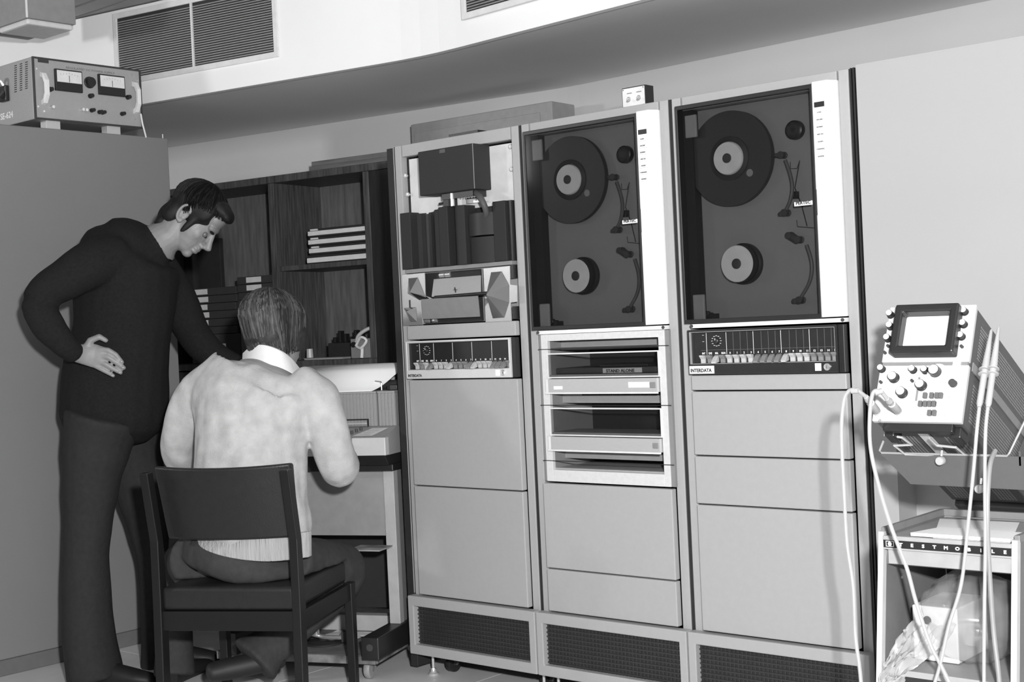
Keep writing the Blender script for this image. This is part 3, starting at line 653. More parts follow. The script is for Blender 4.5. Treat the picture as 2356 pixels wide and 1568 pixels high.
# ------------------------------------------------------------------ small things on top of the racks
t = thing('switch_box', 'small black box with two toggle switches standing on the rack top', 'switch box', (.98, .07, ZT))
tw = on('Y', 1433, 243, .052)
box('case', black, t, .935, 1.022, .052, .095, ZT, 1.882, .002)
fp = box('face_plate', mat('face_white', .72, .4), t, .938, 1.019, .0505, .052, ZT+.004, 1.879, .001)
for x in (.962, .999):
    MB().lathe((x, .0505, 1.845), (0, -1, 0), [(.0085, 0), (.0085, .003), (.005, .004), (.005, .006)], 6).build('switch_nut', chrome, fp)
    cyl('toggle', chrome, fp, (x, .046, 1.845), (x+.006, .034, 1.838), .0025, .0035, n=10)
for x, z in ((.942, 1.875), (1.015, 1.875), (.942, 1.824), (1.015, 1.824)): cyl('screw', dark, fp, (x, .0505, z), (x, .0498, z), .0018, n=8)
for x in (.955, .990): box('caption', inkg, fp, x, x+.018, .0500, .0504, 1.862, 1.8645)
box('rear_plug', black, t, 1.022, 1.03, .07, .085, ZT, ZT+.012)
t = thing('clip_frame', 'small black rectangular frame lying on the first rack top', 'frame', (.30, .1, ZT))
sr_ = MB().frame(.245, .375, .02, .09, .008, ZT-.0005, ZT+.012).build('surround', black, t)
for v in sr_.data.vertices: x, y, z = v.co; v.co = (x, z, y)
box('insert', mat('insert_grey', .3, .5), t, .253, .367, .03, .082, ZT+.0002, ZT+.006)
# ================================================================== oscilloscope, tilted in its cradle
def eul(a, b, c): return Matrix.Rotation(a, 3, 'Z') @ Matrix.Rotation(b, 3, 'X') @ Matrix.Rotation(c, 3, 'Y')
SC = Frame((2.0294, -.6085, .9445), R=eul(.0757, -.46, .0154))
def sc(x, y, d=0): q = SC.at(x, y, 'Y', d); return q.x, q.z
sw_, sh, sdp = .1907, .2697, .52
scw = mat('scope_panel_white', .52, .45); scd = mat('scope_case_dark', .07, .5, nscale=120, namt=.05); perf = mat('perforated_light', .34, .5)
t = thing('oscilloscope', 'oscilloscope with a blank bright screen tilted back in the cart cradle', 'oscilloscope', frame=SC)
zs = sc(2120, 836)[1]
box('case', scd, t, .003, sw_-.003, .012, sdp, .002, sh-.002, .003)
box('display_panel', scw, t, 0, sw_, 0, .012, zs+.004, sh, .002)
box('plug_in_panel', scw, t, -.001, sw_+.001, -.001, .012, 0, zs-.004, .002)
box('panel_gap', midg, t, .003, sw_-.003, .002, .012, zs-.004, zs+.004)
# screen hood
ax0, az1 = sc(2066, 706, -.02); ax1, az0 = sc(2196, 814, -.02)
h = MB().frame(ax0, ax1, az0, az1, .018, -.034, 0, .016, .018).build('screen_hood', black, t, .004)
bx0, bz1 = sc(2080, 727); bx1, bz0 = sc(2187, 806)
box('screen', mat('crt_face', .82, .25, nscale=5, namt=.01), h, bx0, bx1, -.006, .0, bz0, bz1, .004)
MB().frame(bx0-.008, bx1+.008, bz0-.006, bz1+.008, .008, -.020, -.001).build('graticule_rim', dark, h, .002)
def sk(x, y, r, l, m=black, cap=whitep, nm='knob'):
    a, z = sc(x, y); k = MB().lathe((a, 0, z), (0, -1, 0), [(r*1.15, 0), (r*1.1, l*.25), (r, l*.3), (r*.95, l), (r*.7, l)], 18).build(nm, m, t, smooth=True)
    if cap: MB().lathe((a, -l, z), (0, -1, 0), [(r*.86, 0), (r*.82, .0015), (.0, .0015)], 18).build('cap', cap, k, smooth=True)
for x, y in ((2220, 718), (2218, 747), (2213, 775), (2050, 725), (2050, 752), (2044, 780), (2030, 850), (2102, 852), (2130, 853)): sk(x, y, .0075, .014)
for x, y in ((2058, 870), (2077, 905), (2121, 888)): sk(x, y, .0105, .016)
sk(2155, 858, .012, .022); a, z = sc(2158, 860); MB().lathe((a, 0, z), (0, -1, 0), [(.022, 0), (.022, .004), (.012, .006)], 32).build('dial_skirt', whitep, t, smooth=True)
sk(2194, 883, .0075, .012, dark, None)
for x, y in ((2214, 798), (2037, 812), (2100, 877), (2028, 880), (2045, 797)): sk(x, y, .003, .008, dark, None, 'toggle')
for y, xs in ((911, (2130, 2145, 2157, 2166)), (930, (2119, 2130, 2140, 2150)), (951, (2140, 2151))):
    for x in xs: a, z = sc(x, y); box('push_button', mat('button_grey', .12, .4), t, a-.004, a+.004, -.008, 0, z-.006, z+.006, .001)
for y, xs in ((910, (2190,)), (930, (2161, 2172, 2182, 2193)), (951, (2124, 2166, 2180))):
    for x in xs: a, z = sc(x, y); box('push_button', whitep, t, a-.0035, a+.0035, -.008, 0, z-.005, z+.005, .001)
a0, z1 = sc(2116, 868); a1, z0 = sc(2108, 922); box('slide_slot', midg, t, a1-.002, a1+.002, -.0018, 0, z0, z1)
box('bright_label', paperm, t, sc(2193, 835)[0], sc(2210, 835)[0], -.002, .002, zs-.006, zs+.007)
# perforated side and underside, rear feet, wire stand
def perfo(name, u0, u1, y0, y1, face):
    b = MB(); n = int((y1-y0)/.0072); m_ = int((u1-u0)/.0072)
    for i in range(n):
        for j in range(m_):
            y = y0+i*.0072; u = u0+j*.0072
            if face == 'side': b.add([(sw_-.0025, y, u), (sw_-.0025, y+.0042, u), (sw_-.0025, y+.0042, u+.0042), (sw_-.0025, y, u+.0042)], [(0, 1, 2, 3)])
            else: b.add([(u, y, .0015), (u+.0042, y, .0015), (u+.0042, y+.0042, .0015), (u, y+.0042, .0015)], [(3, 2, 1, 0)])
    tag(b.build(name, perf, t), kind='stuff')
perfo('side_perforation', .165, .248, .05, .48, 'side'); perfo('side_perforation', .022, .115, .05, .48, 'side')
perfo('underside_perforation', .02, .065, .09, .505, 'bottom'); perfo('underside_perforation', .125, .172, .09, .505, 'bottom')
box('side_band', midg, t, sw_-.004, sw_-.001, .03, .45, .128, .148)
box('centre_rail', ltg, t, .078, .100, .05, .20, -.003, .001)
for x in (.018, sw_-.030):
    box('front_foot', black, t, x, x+.022, .03, .075, -.022, .002, .003)
box('foot_bar', black, t, .02, sw_-.02, .012, .03, -.016, .002, .002)
box('rear_guard', black, t, .01, sw_-.01, sdp, sdp+.035, -.012, .03, .004); box('rear_guard', black, t, .01, sw_-.01, sdp, sdp+.035, sh-.04, sh-.005, .004)
wz = -.014
wp = [(.012, .045, wz), (.05, .05, wz-.003), (.06, .085, wz-.006), (.02, .088, wz-.008), (.03, .13, wz-.012), (.165, .13, wz-.012), (.155, .088, wz-.008), (.115, .085, wz-.006), (.11, .05, wz-.003)]
MB().tube(wp, .0028, 8).build('wire_stand', alu, t, smooth=True)
cyl('rear_socket', chrome, t, (.02, .0, -.001), (.02, -.008, -.001), .003)
# ------------------------------------------------------------------ cart
CX0, CX1, CY0, CY1, CZ = 2.044, 2.330, -.62, -.305, .700
t = thing('instrument_cart', 'light metal trolley with a lettered black strip under the oscilloscope', 'trolley', (2.19, -.47, 0))
cartl = mat('cart_light', .34, .45); cartd = mat('cart_dark', .16, .5)
for x, sx in ((CX0, 1), (CX1, -1)):
    f = MB(); p0 = Vector((x, CY0, CZ+.010)); p1 = Vector((x, CY0-.085, .07))
    a, b = .006, .006
    vs = [(p0.x-a, p0.y, p0.z), (p0.x+a, p0.y, p0.z), (p0.x+a, p0.y+.016, p0.z), (p0.x-a, p0.y+.016, p0.z), (p1.x-a, p1.y, p1.z), (p1.x+a, p1.y, p1.z), (p1.x+a, p1.y+.016, p1.z), (p1.x-a, p1.y+.016, p1.z)]
    f.add(vs, [(0,1,2,3),(7,6,5,4),(0,4,5,1),(1,5,6,2),(2,6,7,3),(3,7,4,0)]).build('front_leg', mat('cart_white', .52, .45), t)
    MB().prism([(CY0+.014, CZ+.012), (CY1, CZ+.012), (CY1, .08), (CY0-.066, .08)], 'X', x-.004, x+.004).build('side_panel', cartd, t)
    box('rim', mat('rim_grey', .20, .5), t, x-.006, x+.006, CY0+.012, CY1, CZ+.002, CZ+.018, .002)
    for y in (CY0-.06, CY1-.03):
        w = MB().lathe((x-.01, y, .036), (1, 0, 0), [(.01, 0), (.034, .002), (.035, .006), (.035, .014), (.034, .018), (.01, .02)], 20).build('caster', black, t, smooth=True)
        box('fork', dark, w, x-.006, x+.006, y-.012, y+.012, .036, .081)
box('rim', mat('rim_grey', .20), t, CX0, CX1, CY1-.006, CY1+.006, CZ+.002, CZ+.018, .002)
box('top_shelf', mat('shelf_grey', .30, .5), t, CX0+.006, CX1-.006, CY0, CY1, CZ-.010, CZ-.001, .002)
box('front_lip', cartl, t, CX0+.006, CX1-.006, CY0-.006, CY0+.004, CZ-.006, CZ+.003, .001)
st = box('name_strip', black, t, CX0+.006, CX1-.006, CY0-.004, CY0+.004, .678, .694)
box('lower_trim', cartl, t, CX0+.006, CX1-.006, CY0-.006, CY0+.004, .6745, .678)
txy = CY0-.0042
lx = CX0+.028
MB().frame(CX0+.012, CX0+.030, .680, .692, .0012, txy-.0006, txy).build('emblem', inkw, st)
MB().lathe((CX0+.021, txy, .686), (0, -1, 0), [(.0045, 0), (.0045, .0006), (0, .0006)], 18).build('emblem', inkw, st)
for k, c in enumerate('TESTMOBILE'): txt(c, .0098, (CX0+.046+k*.0246, txy-.0002, .6826), (1, 0, 0), (0, 0, 1), inkw, st, 'lettering', 'CENTER', bold=.0004, xs=1.2)
box('drawer_front', cartl, t, CX0+.014, CX1-.006, CY0, CY0+.008, .643, .6740, .001)
box('drawer_back', cartd, t, CX0+.006, CX1-.006, CY0+.01, CY1, .640, .688)
box('lower_shelf', mat('shelf_grey', .30), t, CX0+.006, CX1-.006, CY0-.034, CY1, .418, .428, .001)
box('shelf_edge', cartl, t, CX0+.03, CX1-.006, CY0-.036, CY0-.032, .416, .4285)
box('rear_panel', blackm, t, CX0+.006, CX1-.006, CY1-.006, CY1-.002, .428, .69)
for x, z in ((.03, .60), (.06, .615)): cyl('bolt', chrome, t, (CX0+.0041, CY0+.05+x, z), (CX0+.007, CY0+.05+x, z), .004, n=10)
# tilting cradle
pl = thing('scope_cradle', 'dark grey sheet metal cradle that carries the oscilloscope', 'cradle', (2.2, -.45, .70))
crd = mat('cradle_grey', .085, .55, nscale=60, namt=.03)
YL = -.50
def cl(x, y): q = on('Y', x, y, YL); return q.x, q.z
MB().prism([cl(2024, 1041), cl(2322, 1049), cl(2420, 1052), cl(2420, 1130), cl(2095, 1113)], 'Y', YL, YL+.004).build('front_sheet', crd, pl)
MB().tube([(cl(2034, 1012)[0], YL-.001, cl(2034, 1012)[1]), (cl(2025, 1036)[0], YL-.002, cl(2025, 1036)[1]), (cl(2029, 1041)[0], YL-.002, cl(2029, 1041)[1]), (cl(2318, 1048)[0], YL-.002, cl(2318, 1048)[1]), (cl(2323, 1042)[0], YL-.002, cl(2323, 1042)[1]), (cl(2358, 930)[0], YL+.05, cl(2358, 930)[1])], .0026, 8).build('rolled_edge', mat('edge_grey', .30, .4), pl, smooth=True)
xs_ = cl(2322, 1049)[0]
MB().prism([(YL, .845), (YL+.30, .72), (YL+.30, .83), (YL+.08, .93), (YL, .875)], 'X', xs_+.02, xs_+.024).build('side_sheet', crd, pl)
for x, y in ((2170, 1058), (2260, 1122)):
    a, z = cl(x, y); k = MB().lathe((a, YL, z), (0, -1, 0), [(.004, 0), (.004, .006), (.009, .007), (.0095, .02), (.008, .022)], 14).build('clamp_knob', mat('knob_pale', .42, .4), pl, smooth=True)
    cyl('stud', chrome, k, (a+.002, YL-.012, z+.010), (a+.003, YL-.010, z+.022), .003)
box('pedestal', blackm, pl, 2.292, 2.316, -.365, -.335, CZ-.0005, .80); box('cradle_arm', blackm, pl, 2.296, 2.312, -.496, -.33, .80, .812)
# papers on the cart top
for k, (pts, z, lab_) in enumerate(((((2045, 1262), (2155, 1183), (2345, 1192), (2330, 1250)), .7003, 'broad sheet of white paper lying flat on the trolley top'), (((2092, 1222), (2165, 1208), (2370, 1222), (2312, 1246)), .7030, 'thin folded stack of white paper on the trolley top'))):
    b = MB(); q = [on('Z', x, y, z+.01) for x, y in pts]
    q = [Vector((min(max(p.x, CX0+.012), CX1-.014), min(max(p.y, CY0+.012), CY1-.014), z)) for p in q]
    th = .0012 if k == 0 else .007
    tag(b.add(q+[p+Vector((0, 0, th)) for p in q], [(3,2,1,0),(4,5,6,7),(0,1,5,4),(1,2,6,5),(2,3,7,6),(3,0,4,7)]).build('paper_sheet', paperm, None), lab_, 'paper')
# polythene bag with a white box
SZ = .4285
bw = thing('parcel', 'white carton on the trolley lower shelf inside a polythene bag', 'box', (2.13, -.5, SZ))
box('carton', mat('carton_white', .66, .6), bw, 2.078, 2.178, -.56, -.40, SZ+.001, SZ+.118, .003)
cyl('round_hole', dark, bw, (2.112, -.5605, SZ+.088), (2.112, -.5615, SZ+.088), .009)
def bagmesh():
    b = MB(); n, m_ = 40, 26; c = Vector((2.185, -.485, SZ+.088)); r = Vector((.115, .125, .095))
    for j in range(m_+1):
        th = PI*j/m_
        for i in range(n):
            ph = 2*PI*i/n; d = Vector((math.sin(th)*math.cos(ph), math.sin(th)*math.sin(ph), math.cos(th)))
            f = 1+.12*noise.noise(d*2.6)+.07*noise.noise(d*7); p = c+Vector((d.x*r.x, d.y*r.y, d.z*r.z))*f
            p.z = max(p.z, SZ+.002); p.x = min(p.x, CX1-.012); p.y = min(p.y, CY1-.012); b.v.append(p)
    for j in range(m_):
        for i in range(n): b.f.append((j*n+i, (j+1)*n+i, (j+1)*n+(i+1) % n, j*n+(i+1) % n))
    return b
bg = thing('polythene_bag', 'crumpled clear polythene bag around the carton on the trolley', 'bag', (2.18, -.5, SZ))
bagmesh().build('bag_body', bagm, bg, 0, True)
film = glass('polythene_folds', .9, .10, .3)
_n = film.node_tree; _d = _n.nodes.new('ShaderNodeBsdfDiffuse'); _d.inputs[0].default_value = (.75, .75, .75, 1); _x = _n.nodes.new('ShaderNodeMixShader'); _x.inputs[0].default_value = .42
_o = [q for q in _n.nodes if q.type == 'OUTPUT_MATERIAL'][0]; _l = _o.inputs[0].links[0].from_socket
_n.links.new(_l, _x.inputs[1]); _n.links.new(_d.outputs[0], _x.inputs[2]); _n.links.new(_x.outputs[0], _o.inputs[0])
nk = MB(); NR, NC = 34, 30
mid_ = spline([Vector((2.125, -.572, SZ+.085)), Vector((2.115, -.61, SZ+.05)), Vector((2.092, -.655, SZ+.016)), Vector((2.072, -.672, SZ-.02)), Vector((2.062, -.68, SZ-.055)), Vector((2.066, -.684, SZ-.10))], 7)[:NR+1]
hw = [.052, .05, .043, .030, .026, .036, .046]
for r in range(NR+1):
    f = r/NR*6; k = min(int(f), 5); w_ = hw[k]*(1-f+k)+hw[k+1]*(f-k); c = mid_[min(r, len(mid_)-1)]
    for q in range(NC+1):
        u = q/NC*2-1; nz = abs(noise.noise(Vector((u*3.2, r*.16, 1))))+.5*abs(noise.noise(Vector((u*7, r*.33, 5))))
        nk.v.append(c+Vector((u*w_*(1+.2*noise.noise(Vector((u, r*.2, 9)))), -.034*nz+.022*u*u, .016*noise.noise(Vector((u*4, r*.2, 3))))))
for r in range(NR):
    for q in range(NC): a_ = r*(NC+1)+q; nk.f.append((a_, a_+1, a_+NC+2, a_+NC+1))
nk.build('bag_neck', film, bg, 0, True)
# probes and leads
cabw = mat('lead_white', .38, .45); cabg = mat('lead_grey', .26, .5)
def lead(name, label, pts, r, m=cabw, k=8):
    return MB().tube(spline([on('Y', x, y, Y) for x, y, Y in pts], k), r, 8)
def probe(label, body, cable):
    t = thing('probe', label, 'test probe', on('Y', *body[-1]), group='probes clipped beside the oscilloscope')
    p = [on('Y', *q) for q in body]; d = (p[-1]-p[0]); L = d.length; d.normalize()
    MB().lathe(p[0], d, [(.001, 0), (.003, .004), (.0055, L*.32), (.0075, L*.55), (.007, L*.62), (.0065, L*.66), (.006, L)], 14).build('probe_body', cabw, t, smooth=True)
    for f in (.58, .65): MB().lathe(p[0]+d*(L*f), d, [(.005, 0), (.012, .001), (.012, .003), (.005, .004)], 16).build('finger_guard', cabw, t, smooth=True)
    MB().tube(spline([p[-1]]+[on('Y', *q) for q in cable]), .0036, 8).build('lead', cabw, t, smooth=True)
    MB().lathe(p[-1]-d*.01, d, [(.0062, 0), (.0062, .022), (.004, .03)], 12).build('strain_relief', cabw, t, smooth=True)
probe('white probe whose lead sweeps down to the trolley front leg', [(2281, 757, -.60), (2256, 915, -.68)], [(2248, 985, -.70), (2240, 1080, -.71), (2228, 1200, -.71), (2212, 1340, -.72), (2183, 1440, -.73), (2160, 1540, -.74), (2128, 1640, -.75), (2105, 1760, -.76)])
probe('white probe whose lead hangs straight down past the trolley', [(2298, 752, -.60), (2276, 915, -.68)], [(2268, 985, -.70), (2266, 1100, -.71), (2267, 1250, -.71), (2265, 1400, -.72), (2264, 1568, -.73), (2266, 1760, -.74)])
t = thing('grey_lead', 'grey lead hanging behind the straight probe lead', 'cable', on('Y', 2300, 1568, -.70))
MB().tube(spline([on('Y', *q) for q in ((2290, 1036, -.62), (2277, 1075, -.66), (2272, 1180, -.69), (2277, 1320, -.69), (2286, 1450, -.69), (2300, 1580, -.70), (2306, 1760, -.70))]), .0048, 8).build('lead', cabg, t, smooth=True)
def bnc(label, plug, cable):
    t = thing('input_lead', label, 'cable', SC.w((sc(*plug[0])[0], 0, sc(*plug[0])[1])), group='leads plugged into the oscilloscope')
    a = SC.w((sc(*plug[0])[0], -.002, sc(*plug[0])[1])); b = on('Y', *plug[1]); d = (b-a); L = d.length; d.normalize()
    MB().lathe(a, d, [(.006, 0), (.0068, .002), (.0068, .012), (.0085, .014), (.0085, L*.62), (.006, L*.64), (.0062, L*.78), (.0075, L*.8), (.005, L)], 16).build('plug_body', mat('plug_grey', .42, .45), t, smooth=True)
    MB().lathe(a+d*.001, d, [(.0078, 0), (.0082, .003), (.0078, .007)], 16).build('collar', chrome, t, smooth=True)
    c = [b]+[on('Y', *q) for q in cable]; MB().tube(spline(c), .0042, 8).build('lead', cabw, t, smooth=True)
    for p in (c[2],): MB().cyl(c[1]-(c[2]-c[1]).normalized()*.004, c[1]+(c[2]-c[1]).normalized()*.012, .0062, n=10).build('boot', cabw, t, smooth=True)
bnc('white lead that arches out over the rack front and hangs down', [(2021, 950), (1992, 912, -.68)], [(1972, 898, -.70), (1953, 899, -.70), (1941, 925, -.70), (1936, 1000, -.70), (1943, 1150, -.70), (1949, 1250, -.70), (1963, 1350, -.70), (1968, 1460, -.70), (1981, 1568, -.71), (1990, 1760, -.72)])
bnc('white lead that falls from the scope and crosses the parcel', [(2070, 949), (2040, 916, -.68)], [(2025, 900, -.70), (2008, 905, -.71), (2001, 960, -.71), (2003, 1030, -.71), (2020, 1110, -.71), (2050, 1210, -.71), (2086, 1305, -.72), (2108, 1385, -.72), (2140, 1480, -.73), (2170, 1540, -.74), (2215, 1640, -.75), (2245, 1760, -.76)])

# ================================================================== teleprinter on its stand and dolly
TT = Frame((-.112, -.119, 0), yaw=math.radians(22))
t = thing('dolly', 'worn low wooden dolly under the teleprinter stand', 'dolly', frame=TT)
dw = mat('worn_painted_wood', .17, .7, nscale=14, namt=.8)
box('deck', mat('deck_dusty', .17, .8, nscale=10, namt=.25), t, -.56, .048, -.055, .44, .068, .092, .003)
box('edge_board', dw, t, -.56, .05, -.062, -.0555, .064, .0915, .002); box('edge_board', dw, t, .0485, .055, -.055, .44, .064, .0915, .002)
for x in (.0, -.51):
    for y in (0, .38):
        w = MB().lathe((x-.012, y, .034), (1, 0, 0), [(.008, 0), (.03, .001), (.0335, .005), (.0335, .019), (.03, .023), (.008, .024)], 24).build('wheel', mat('wheel_grey', .30, .5), t, smooth=True)
        cyl('hub', mat('hub_dull', .2, .4), w, (x-.014, y, .034), (x+.014, y, .034), .010); box('fork', dark, w, x-.016, x+.016, y-.01, y+.02, .06, .068)
t = thing('teleprinter_stand', 'grey pedestal stand of the teleprinter with black foot rails', 'stand', frame=TT)
for x in (-.50, .038):
    box('upright', ltg if False else mat('stand_grey', .40, .5), t, x, x+.040, .10, .135, .168, .735, .002)
    box('side_panel', mat('stand_side', .20, .5), t, x+.004, x+.036, .135, .37, .168, .735, .002)
    f = box('foot_rail', black, t, x-.012, x+.052, -.115, .40, .0925, .168, .004)
    cyl('end_plug', dark, f, (x+.02, -.1152, .135), (x+.02, -.118, .135), .012)
    for y in (-.09, .38): box('pad', dark, f, x-.01, x+.05, y-.02, y+.02, .0922, .0926)
box('front_panel', mat('stand_panel', .27, .5), t, -.46, .038, .108, .120, .474, .735, .001)
box('back_panel', blackm, t, -.46, .038, .355, .365, .168, .735)
box('top_plate', black, t, -.55, .095, .06, .40, .705, .728, .003)
tm = thing('teleprinter', 'teleprinter with ribbed front cover and white paper feeding out', 'teleprinter', frame=TT)
tpg = mat('printer_grey', .30, .45, nscale=80, namt=.03); tpl = mat('printer_light', .52, .45, nscale=80, namt=.02)
XL, XR = -.56, .097
base = MB().prism([(.03, .7285), (.40, .7285), (.40, .765), (.0, .765), (.012, .752)], 'X', XL+.02, XR-.004).build('base', black, tm, .002)
box('keyboard_apron', tpl, tm, XL, -.034, 0, .03, .764, .826, .003); box('keyboard_apron', tpl, tm, -.028, XR, 0, .03, .764, .826, .003)
MB().prism([(0.03, .764), (.13, .764), (.13, .862), (.105, .857), (.0, .8275), (.003, .8262), (.03, .826)], 'X', XL, XR).build('keyboard_housing', tpg, tm)
def kz(y): return .8275+(y)*(.0295/.105)+.0008
kb = mat('key_dark', .06, .4)
for r in range(4):
    for c in range(12):
        x = -.46+c*.028+r*.007; y = .018+r*.02
        MB().prism([(y, kz(y)), (y+.015, kz(y+.015)), (y+.014, kz(y)+.012), (y+.002, kz(y)+.010)], 'X', x, x+.02).build('key', kb, tm)
MB().add([(-.030, .012, kz(.012)), (.045, .012, kz(.012)), (.075, .085, kz(.085)), (.015, .085, kz(.085))], [(0, 1, 2, 3)]).build('instruction_card', mat('card_pale', .66, .6), tm)
for k in range(4): y = .02+k*.016; MB().cyl((-.052+k*.010, y, kz(y)-.002), (-.052+k*.010, y, kz(y)+.010), .005, n=12).build('push_button', dark, tm, .001)
for k in range(4): y = .026+k*.016; MB().add([(-.012+k*.009, y, kz(y)+.0004), (.03+k*.009, y, kz(y)+.0004), (.031+k*.009, y+.0015, kz(y+.0015)+.0004), (-.011+k*.009, y+.0015, kz(y+.0015)+.0004)], [(0, 1, 2, 3)]).build('card_line', inkg, tm)
MB().box(-.093, -.075, .05, .07, kz(.06), kz(.06)+.006).build('bright_key', paperm, tm, .001)
# ribbed covers
def ribbed(x0, x1, nm):
    pr = []; n = int((x1-x0)/.0125); w = (x1-x0)/n
    for k in range(n): a = x0+k*w; pr += [(a, .106), (a+w*.35, .106), (a+w*.5, .100), (a+w*.85, .100)]
    pr += [(x1, .106), (x1, .13), (x0, .13)]
    MB().prism(pr, 'Z', .858, .972).build(nm, tpg, tm)
ribbed(XL, .026, 'ribbed_cover'); ribbed(.031, XR, 'ribbed_cover')
box('cover_top', tpg, tm, XL, .026, .098, .20, .972, .979, .002); box('cover_top', tpg, tm, .031, XR, .098, .20, .972, .979, .002)
box('body', dark, tm, XL+.005, XR-.004, .131, .395, .7655, .97, .003)
h = MB().frame(-.175, -.005, .858, .884, .004, .094, .1, .0, .004).build('cover_handle', black, tm); box('handle_bar', mat('bar_grey', .36, .4), h, -.17, -.010, .090, .097, .864, .872, .002)
# clear lid with its dark end cheek, paper web
lid = mat('lid_grey', .42, .5)
box('lid_back', lid, tm, -.36, XR-.022, .34, .346, .979, 1.066); ck = MB().prism([(.14, .979), (.36, .979), (.36, 1.07), (.26, 1.074), (.20, 1.05)], 'X', XR-.012, XR-.006).build('lid_end', clear, tm)
MB().tube(spline([(XR-.009, .345, .98), (XR-.009, .36, 1.04), (XR-.009, .33, 1.072), (XR-.009, .24, 1.074)]), .005, 6).build('lid_edge', black, ck)
MB().prism([(.30, .979), (.36, .979), (.36, 1.062), (.33, 1.062)], 'X', XR-.03, XR-.014).build('lid_cheek', dark, tm)
box('side_block', black, tm, .045, XR-.012, .15, .20, .979, .998, .003); box('side_block', dark, tm, .06, XR-.014, .147, .15, .981, .996)
MB().tube([(.022, .16, .98), (.022, .16, 1.004), (.018, .165, 1.008), (-.01, .18, 1.010)], .003, 8).build('paper_bail', chrome, tm, smooth=True)
cyl('platen', blackm, tm, (-.37, .21, .995), (.07, .21, .995), .018)
pw = [(.115, .980), (.150, .992), (.185, 1.012), (.215, 1.034), (.245, 1.053), (.29, 1.066), (.34, 1.069), (.39, 1.069)]
b = MB(); sp = spline([(0, y, z) for y, z in pw], 4); n = len(sp)
sk_ = [.02*(1-k/(n-1)) for k in range(n)]
b.add([(-.355, p.y, p.z) for p in sp]+[(.002+.072*min(1, k/(n*.55)), p.y, p.z) for k, p in enumerate(sp)], [(k, k+1, n+k+1, n+k) for k in range(n-1)])
pp = b.build('paper_web', paperm, None, 0, True); so = pp.modifiers.new('thickness', 'SOLIDIFY'); so.thickness = .0012
pp.parent = tm; pp['label'] = 'white printout paper curving up'
# things behind and below
t = thing('ring_clamp', 'chrome ring with clamps lying on the dolly below the stand', 'clamp', frame=Frame(TT.w((-.20, .10, .0925)), yaw=math.radians(22)))
pts = [(.095*math.cos(a*PI/16), .0, .105+.09*math.sin(a*PI/16)) for a in range(33)]
MB().tube(pts[24:]+pts[1:10], .006, 8).build('ring', chrome, t, smooth=True); MB().tube(pts[14:24], .005, 8).build('ring', chrome, t, smooth=True)
MB().tube(spline([(-.05, -.01, .03), (.0, -.02, .026), (.06, -.01, .024)]), .008, 8).build('arm', chrome, t, smooth=True)
box('clamp_block', chrome, t, -.064, -.036, -.022, .0, .026, .052, .003); cyl('wing_screw', chrome, t, (-.05, -.01, .05), (-.05, -.01, .075), .003); box('wing', chrome, t, -.062, -.038, -.012, -.008, .064, .070, .001)
box('clamp_block', dark, t, .056, .08, -.02, .0, .008, .048, .003); MB().lathe((-.02, 0, .0005), (0, 0, 1), [(.07, 0), (.07, .006), (.02, .012), (.01, .025)], 24).build('foot_disc', blackm, t, smooth=True)
for k, (x, y, a, s_, lb_) in enumerate(((-.045, .20, 10, .085, 'crumpled white paper lying at the back of the dolly'), (-.19, .225, -8, .10, 'flat white paper lying on the dolly behind the ring clamp'))):
    b = MB(); n = 6
    for i in range(n+1):
        for j in range(n+1):
            u, v = (i/n-.5)*s_*1.5, (j/n-.5)*s_; b.v.append(Vector((u, v, .001+(.028 if k == 0 else .008)*abs(noise.noise(Vector((u*9, v*9, k))))+(.06 if k == 0 else .0)*max(0, u/s_)*max(0, v/s_))))
    for i in range(n):
        for j in range(n): q = i*(n+1)+j; b.f.append((q, q+n+1, q+n+2, q+1))
    o = b.build('waste_paper', paperm, None); o.matrix_basis = Frame(TT.w((x, y, .093)), yaw=math.radians(22+a)).M; so = o.modifiers.new('thickness', 'SOLIDIFY'); so.thickness = .0008; so.offset = 1
    tag(o, lb_, 'paper')
o = MB().box(-.34, .02, .30, .345, .0925, .150).build('back_carton', mat('carton_pale', .45, .7), None, .002); o.matrix_basis = TT.M; tag(o, 'pale low carton at the back of the dolly', 'box')
# booklet pinned under the stand
t = thing('magazine', 'magazine with a pale cover lying on the seated man\'s right knee', 'magazine', frame=Frame(TT.w((-.07, .02, .455)), yaw=math.radians(10)))

# ================================================================== chair
KC = 1.075                                             # the chair stands a little deeper than first measured
def czk(z): return max(.0005, CAM.z-(CAM.z-z)*KC)
CH = Frame((-.1461, -.8243, 0), yaw=math.radians(28))
t = thing('office_chair', 'black leatherette chair with wooden legs under the seated man', 'chair', frame=CH)
leath = mat('black_leather', .017, .42, nscale=40, namt=.1, bump=.12, bscale=260, spec=.35); lw = mat('black_lacquer', .010, .4, spec=.3)
def bp(x, y, Y=0): q = CH.at(x, y, 'Y', Y); return q.x, q.z
def loft(name, m, rows, th, par, bevel=.008):
    """rows of points (bottom to top); thickened along local y"""
    b = MB(); n = len(rows[0])
    for off in (0, th):
        for r in rows: b.v += [Vector((x, y+off, z)) for x, y, z in r]
    R = len(rows); N = R*n
    for k in range(R-1):
        for i in range(n-1):
            a = k*n+i; b.f += [(a, a+1, a+n+1, a+n), (N+a+n, N+a+n+1, N+a+1, N+a)]
    for k in range(R-1): b.f += [(k*n, (k+1)*n, N+(k+1)*n, N+k*n), (k*n+n-1, N+k*n+n-1, N+(k+1)*n+n-1, (k+1)*n+n-1)]
    for i in range(n-1): b.f += [(i, N+i, N+i+1, i+1), ((R-1)*n+i, (R-1)*n+i+1, N+(R-1)*n+i+1, N+(R-1)*n+i)]
    return b.build(name, m, par, bevel, True, 3)
rows = []
